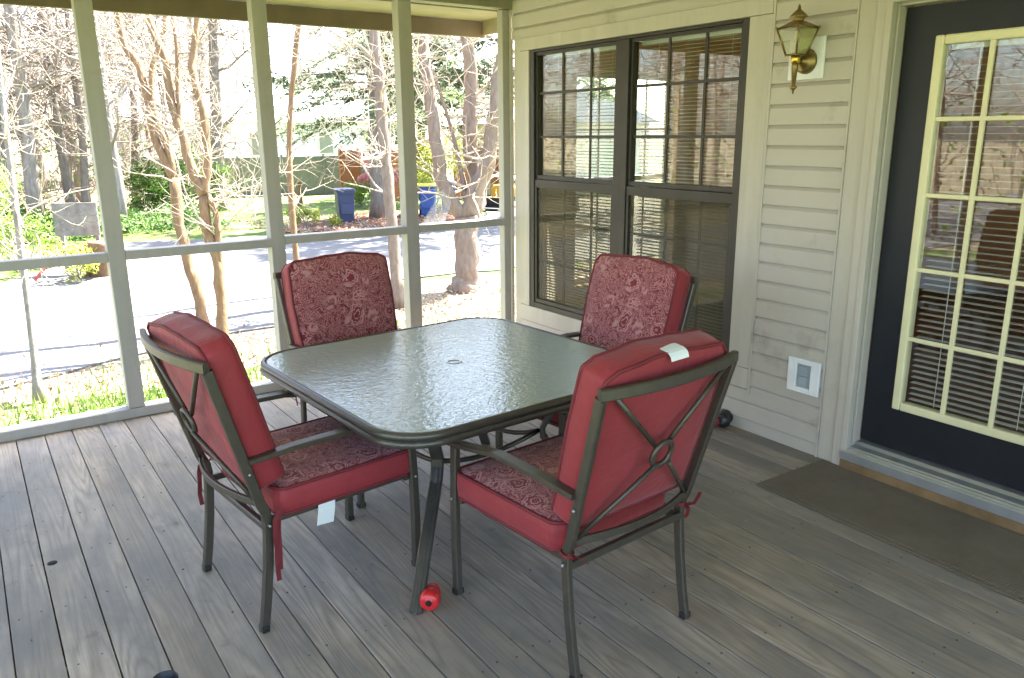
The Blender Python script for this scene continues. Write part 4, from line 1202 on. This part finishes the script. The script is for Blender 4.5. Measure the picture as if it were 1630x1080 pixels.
def groundcover():
    r = random.Random(15); b = MB()
    for _ in range(15000):
        x = r.uniform(-4.5, 3.4); y = r.uniform(19.6, 25.5)
        if y < 20.2 - .25 * x * 0 + .4 * math.sin(x * 2) or r.random() < .25 * max(0, x - 1.5):
            continue
        hgt = .22 + .20 * math.sin(x * 1.7 + y) * math.sin(y * 1.3 - x)
        leaf(b, r, (x, y, GZ + .12 + r.random() * max(.05, hgt) * 1.5 + .03 * max(0, y - 21)), r.uniform(.05, .11))
    b.build('ground_cover', 'leaf_groundcover', kind='stuff')
    b = MB(); r = random.Random(16)
    for _ in range(26000):                       # grass strip along the deck and round the litter
        x = r.uniform(-6.5, 5.0); y = r.uniform(2.6, 5.8)
        if r.random() < .55 + .45 * math.sin(x * 1.9 + 1.3 * math.sin(y * 1.4)) * math.sin(y * 1.1 + .8) or (y > 4.6 and r.random() < .75):
            continue
        h_ = r.uniform(.08, .19); a = r.uniform(0, 2 * PI); dx, dy = math.cos(a) * .011, math.sin(a) * .011; lx, ly = r.gauss(0, .04), r.gauss(0, .04)
        i = b.add(((x - dx, y - dy, GZ - .01), (x + dx, y + dy, GZ - .01), (x + lx, y + ly, GZ + h_))); b.face((i, i + 1, i + 2))
    b.build('grass', 'grass_blade', kind='stuff')
    b = MB(); r = random.Random(17)
    for _ in range(9000):
        x = r.uniform(-7, 8); y = r.gauss(5.3, 1.0) + max(0, x) * .22
        if y > 5.2 + max(0, x + 3.6) * .33 + r.uniform(-.2, .5) and r.random() < .93:
            continue
        leaf(b, r, (x, y, GZ + .02 + r.random() * .03), r.uniform(.025, .055))
    for _ in range(2500):
        leaf(b, r, (r.uniform(4, 12.4), r.uniform(16.9, 22.4), GZ + .03 + r.random() * .04), r.uniform(.03, .07))
    b.build('leaf_litter', 'dead_leaf', kind='stuff')
groundcover()

# far woods: a few bare trees grown once and copied, each a thing of its own
def far_tree(seed, h, r0, barkm, tw):
    r = random.Random(seed); t = thing('woodland_tree', 'bare grey trunked tree among the far woods', 'tree', (0, 0, GZ), 0, 'bare trees of the far woods')
    tr = MB(); cr = MB(); pts = [Vector((0, 0, -.3))]; d = Vector((0, 0, 1)); n = 8
    for k in range(n):
        d = (d + Vector((r.gauss(0, .05), r.gauss(0, .05), .1))).normalized(); pts.append(pts[-1] + d * h / n)
    tr.tube(pts, [r0 * (1 - .85 * k / n) for k in range(n + 1)], 9)
    for _ in range(26):
        k = r.randint(2, n); q = pts[k - 1].lerp(pts[k], r.random()); a = r.uniform(0, 2 * PI)
        grow(cr, r, q, (math.cos(a), math.sin(a), r.uniform(.0, .8)), h * .22 * r.uniform(.6, 1.2), r0 * .22, 2, .05, 4, (3, 5))
    tr.build('trunk', barkm, t); cr.build('crown', tw, t)
    return t
protos = [far_tree(101, 13, .22, 'bark_grey', 'twig_far'), far_tree(102, 11, .15, 'bark_dark', 'twig_far'), far_tree(103, 15, .30, 'bark_grey', 'twig_far'), far_tree(104, 9, .09, 'bark_pink', 'twig_far')]
spots = []
r = random.Random(77)
fixed = [(4.73, 26.9, 2), (.42, 21.8, 0), (-.15, 24.7, 1), (-1.66, 23.5, 0), (-2.4, 25.0, 2), (2.1, 29., 1), (6.2, 35., 3), (7.6, 40., 0), (5.4, 43., 2), (8.8, 46., 1), (3.4, 31., 3)]
for x, y, k in fixed:
    spots.append((x, y, k))
while len(spots) < 96:
    x, y = r.uniform(-30, 20), r.uniform(24, 52)
    if x > 4.5 and y < 45 + .0 * x:
        continue
    spots.append((x, y, r.randint(0, 3)))
for _ in range(26):     # woods beside the porch, mirrored in the window and door
    spots.append((r.uniform(-34, -11), r.uniform(-10, 24), r.randint(0, 3)))
used = [False] * 4
for x, y, k in spots:
    z = GZ + .012 * max(0, y - 24) - .05
    if not used[k]:
        used[k] = True; protos[k].location = (x, y, z); protos[k].rotation_euler = (0, 0, r.uniform(0, 6.3))
    else:
        dup(protos[k], (x, y, z), r.uniform(0, 6.3), 'bare grey trunked tree among the far woods', None, r.uniform(.85, 1.2))
def brush(name, n, fx, fy, seed, hmax, lm, nl):
    r = random.Random(seed); b = MB()
    for _ in range(n):
        x, y = fx(r), fy(r); z = GZ + .012 * max(0, y - 24)
        p = Vector((x, y, z + r.random() * hmax)); d = Vector((r.gauss(0, .7), r.gauss(0, .7), r.gauss(.5, .6))).normalized(); l = r.uniform(.5, 2.)
        q = p + d * l * .5 + Vector((r.gauss(0, .08), r.gauss(0, .08), r.gauss(0, .08)))
        b.tube([p, q, q + (d + Vector((r.gauss(0, .3), r.gauss(0, .3), r.gauss(0, .3)))) * l * .5], [.014, .010, .004], 3, 0, False, False)
    i0 = len(b.f)
    for _ in range(nl):
        x, y = fx(r), fy(r); z = GZ + .012 * max(0, y - 24)
        leaf(b, r, (x, y, z + r.random() ** 1.6 * 3.6), r.uniform(.05, .13), 1)
    return b.build(name, ['twig_far', lm], kind='stuff')
brush('undergrowth', 15000, lambda r: r.uniform(-24, 6), lambda r: r.uniform(25, 48), 91, 11., 'leaf_spring', 9000)
brush('undergrowth', 7000, lambda r: r.uniform(4, 30), lambda r: r.uniform(47, 62), 93, 12., 'leaf_spring', 2500)
brush('undergrowth', 2200, lambda r: r.uniform(-30, -11), lambda r: r.uniform(-10, 22), 92, 6., 'leaf_spring', 2500)

# ================================================================== things beyond the driveway
def wheelie_bin(label, loc, rz, body, lid):
    t = thing('wheelie_bin', label, 'bin', loc, rz, 'wheeled bins at the driveway edge')
    b = MB(); secs = []
    for k, z in ((.80, .04), (.84, .20), (.97, .90), (1.0, .985), (1.06, .99), (1.06, 1.04)):
        secs.append([(x * k, y * k, z) for x, y in rrect(.58, .70, .07, 4)])
    b.sweep(None, secs); b.box(-.20, -.372, .30, .20, -.335, .62); b.box(-.22, .32, .05, .22, .40, .12)
    b.build('body', body, t)
    b = MB(); secs = []
    for k, z in ((1.07, 1.043), (1.09, 1.05), (1.08, 1.085), (.95, 1.115), (.5, 1.13)):
        secs.append([(x * k, y * k - .01, z) for x, y in rrect(.60, .73, .08, 4)])
    b.sweep(None, secs); b.tube([(-.22, .40, 1.03), (-.22, .46, 1.06), (.22, .46, 1.06), (.22, .40, 1.03)], .016, 6); b.build('lid', lid, t, .004)
    for s in (-1, 1):
        w_ = MB(); w_.lathe([(.0, -.03), (.07, -.03), (.125, -.025), (.13, .0), (.125, .025), (.07, .03), (.0, .03)], 18, 0, (s * .31, .28, .128), Matrix.Rotation(PI / 2, 3, 'Y')); w_.build('wheel', 'black_rubber', t)
    return t
wheelie_bin('dark navy wheeled bin standing alone at the lawn edge', (7.05, 20.1, GZ + .02), math.radians(-12), 'bin_navy', 'bin_navy')
wheelie_bin('blue wheeled bin with yellow lid behind the forked tree', (10.35, 20.35, GZ + .02), math.radians(-35), 'bin_blue', 'bin_yellow')
wheelie_bin('pale green wheeled bin partly hidden by the right screen post', (9.85, 20.75, GZ + .02), math.radians(-35), 'bin_green', 'bin_yellow')
wheelie_bin('blue wheeled bin with blue lid right of the yellow lidded bin', (11.55, 20.95, GZ + .02), math.radians(-30), 'bin_blue', 'bin_blue')

mc = thing('yard_tractor', 'yellow and black yard tractor with white loader arm at the driveway end', 'tractor', (14.6, 21.3, GZ + .012), math.radians(205))
b = MB(); secs = [[(x, y * k, z) for y, z in ((-.32, .42), (.32, .42), (.34, .75), (.22, .92), (-.22, .92), (-.34, .75))] for x, k in ((.05, 1.), (.7, .95), (1.0, .8), (1.08, .6))]
b.sweep(None, secs); b.box(-.75, -.42, .55, -.05, .42, .72); b.build('hood', 'machine_yellow', mc, .02)
b = MB(); b.box(-.75, -.24, .30, .95, .24, .42); b.box(-.30, -.25, .74, .12, .25, .80); b.build('chassis', 'machine_black', mc, .01)
b = MB(); b.box(-.60, -.26, .78, -.12, .26, .90); b.box(-.70, -.26, .88, -.58, .26, 1.32); b.build('seat', 'machine_black', mc, .04)
b = MB(); b.tube([(.02, 0, .75), (-.02, 0, 1.1)], .02, 8); b.tube([(-.02 + .06 * math.sin(a) * .3, .19 * math.cos(a), 1.1 + .17 * math.sin(a) * .5) for a in [2 * PI * k / 20 for k in range(20)]], .016, 6, 0, True); b.build('steering_wheel', 'machine_black', mc)
for x, y, rr, w_ in ((-.45, .46, .34, .13), (-.45, -.46, .34, .13), (.78, .42, .23, .09), (.78, -.42, .23, .09)):
    b = MB(); b.lathe([(.0, -w_), (rr * .55, -w_), (rr * .92, -w_ * .9), (rr, -w_ * .5), (rr, w_ * .5), (rr * .92, w_ * .9), (rr * .55, w_), (.0, w_)], 24, 0, (x, y, rr), Matrix.Rotation(PI / 2, 3, 'X')); wl = b.build('wheel', 'black_rubber', mc)
    b = MB(); b.lathe([(.0, -w_ - .01), (rr * .5, -w_ - .008), (rr * .5, w_ + .008), (.0, w_ + .01)], 16, 0, (x, y, rr), Matrix.Rotation(PI / 2, 3, 'X')); b.build('rim', 'machine_yellow', wl)
for s in (-1, 1):
    b = MB(); b.bar([(-.35, s * .56, 1.15), (.55, s * .56, 1.25), (1.25, s * .56, .55), (1.42, s * .56, .30)], .09, .07, (0, 1, 0)); b.bar([(-.35, s * .56, .60), (-.35, s * .56, 1.16)], .08, .08, (0, 1, 0)); b.build('loader_arm', 'machine_white', mc, .01)
b = MB(); sec = [(1.38, .10), (1.40, .48), (1.52, .50), (1.46, .14), (1.95, .10), (1.95, .07)]
b.sweep(None, [[(x, y, z) for x, z in sec] for y in (-.7, .7)]); b.build('bucket', 'machine_black', mc)

bd = thing('wooden_board', 'weathered grey plank board standing upright on the bank among green shrubs', 'board', (-1.55, 14.35, GZ), math.radians(-28))
b = MB()
for k in range(5):
    b.box(-.46, -.015 + .002 * (k % 2), .80 + k * .142, .46, .012 + .002 * (k % 2), .80 + k * .142 + .137)
b.build('plank', 'weathered_board', bd, .004)
for s in (-.38, .34):
    b = MB(); b.box(s, .016, -.05, s + .08, .085, 1.45); b.build('post', 'weathered_board', bd, .004)
st = thing('tree_stump', 'brown tree stump below the grey board', 'stump', (-1.18, 13.75, GZ))
b = MB(); rr = random.Random(2); secs = []
for z, k in ((-.05, 1.25), (.08, 1.1), (.3, 1.), (.62, .97), (.70, .93)):
    secs.append([(.36 * k * (1 + .09 * math.sin(3 * a + 1) + .05 * math.sin(7 * a)) * math.cos(a), .36 * k * (1 + .09 * math.sin(3 * a + 1) + .05 * math.sin(7 * a)) * math.sin(a), z + .03 * math.sin(2 * a)) for a in [2 * PI * j / 24 for j in range(24)]])
b.sweep(None, secs, 0, True); b.build('wood', 'stump_wood', st)
b = MB(); b.tube([(-2.55, 13.2, GZ + .1), (-2.2, 13.5, GZ + .42), (-1.95, 13.75, GZ + .60), (-1.75, 13.8, GZ + .68), (-1.6, 13.85, GZ + .55), (-1.55, 13.9, GZ + .0)], .035, 8)
tag(b.build('hose', 'hose_red'), 'faded red hose looped over the bank left of the stump', 'hose')

# neighbour's garage, fence panels and the house far behind
ga = thing('garage', 'tan stucco garage corner with brown door behind the tractor', 'garage', (20.0, 27.0, GZ), math.radians(-8))
b = MB(); b.box(-2.6, -2.5, -.1, 5., 4., 3.3); b.build('wall', 'house_tan', ga)
b = MB(); b.box(-2.65, -1.9, .0, -2.602, -.5, 2.2); b.build('door', 'fence_orange', ga, .01)
b = MB(); b.sweep(None, [[(-3., y, 3.302), (5.4, y, 3.302), (1.2, y, 5.0)] for y in (-2.9, 4.4)]); b.build('roof', 'roof_grey', ga)
def panel(label, x, y, rz, w_, h_):
    t = thing('fence_panel', label, 'fence', (x, y, GZ), rz)
    b = MB(); n = int(w_ / .15)
    for k in range(n):
        b.box(-w_ / 2 + k * .15, -.012 + .004 * (k % 2), .04, -w_ / 2 + k * .15 + .145, .012 + .004 * (k % 2), h_)
    b.build('board', 'fence_orange', t)
    b = MB(); b.box(-w_ / 2, .018, .3, w_ / 2, .06, .40); b.box(-w_ / 2, .018, h_ - .4, w_ / 2, .06, h_ - .3); b.build('rail', 'fence_orange', t)
    for s in (-1, 1):
        b = MB(); b.box(s * w_ / 2 - .05, .018 if s < 0 else .02, -.05, s * w_ / 2 + .05, .12, h_ + .1); b.build('post', 'fence_orange', t)
panel('orange stained fence panel left of the pink azalea', 10.85, 28.2, .35, 1.1, 2.2)
panel('orange stained fence panel right of the dark pine trunk', 13.3, 27.3, .35, 2.4, 2.2)
panel('orange stained fence panel behind the blue bins', 15.9, 26.3, .35, 2.2, 2.2)
hs = thing('far_house', 'pale blue grey house far behind the lawn with dark lower band', 'house', (13.0, 42.0, GZ + .2), math.radians(12))
b = MB(); b.box(-9, 0, .9, 8, 6, 3.4); b.build('wall', 'house_pale', hs)
b = MB(); b.box(-9.03, -.03, -.5, 8.03, 6.03, .898); b.build('foundation', 'dark_band', hs)
b = MB(); b.sweep(None, [[(x, -.7, 3.402), (x, 6.7, 3.402), (x, 3, 5.4)] for x in (-9.6, 8.6)]); b.build('roof', 'house_pale', hs)
for x in (-6.5, -2.5, 2., 5.5):
    b = MB(); b.box(x, -.05, 1.5, x + 1.1, -.002, 2.8); wn = b.build('window', 'trim_paint', hs); b = MB(); b.box(x + .08, -.06, 1.58, x + 1.02, -.052, 2.72); b.build('pane', 'dark_band', wn)
fn = thing('garden_fence', 'long dark green grey fence along the back of the lawn', 'fence', (9.5, 31.5, GZ), math.radians(-6))
b = MB(); b.box(-6.5, -.02, .05, 3.4, .02, 1.9); b.build('board', 'dark_band', fn)
for k in range(6):
    b = MB(); b.box(-6.5 + k * 1.95, -.08, -.05, -6.4 + k * 1.95, -.022, 2.0); b.build('post', 'dark_band', fn)
ps = MB(); ps.box(-.09, -.09, -.05, .09, .09, 1.0); ps.sweep(None, [[(-.11, -.11, 1.0), (.11, -.11, 1.0), (.11, .11, 1.0), (-.11, .11, 1.0)], [(-.02, -.02, 1.09), (.02, -.02, 1.09), (.02, .02, 1.09), (-.02, .02, 1.09)]])
p_ = ps.build('wooden_post', 'raw_wood', loc=(8.0, 27.0, GZ)); tag(p_, 'short brown wooden post alone on the lawn', 'post')

cr = random.Random(31); b = MB()
for _ in range(70):                              # crumbs of dead leaf and twig blown onto the boards
    x, y = cr.uniform(-4.6, -.1), cr.uniform(-4.6, -.02)
    if cr.random() < .4:
        x = -cr.random() ** 2 * 1.2 - .03
    leaf(b, cr, (x, y, .004), cr.uniform(.003, .008))
b.build('leaf_crumbs', 'dead_leaf', kind='stuff')
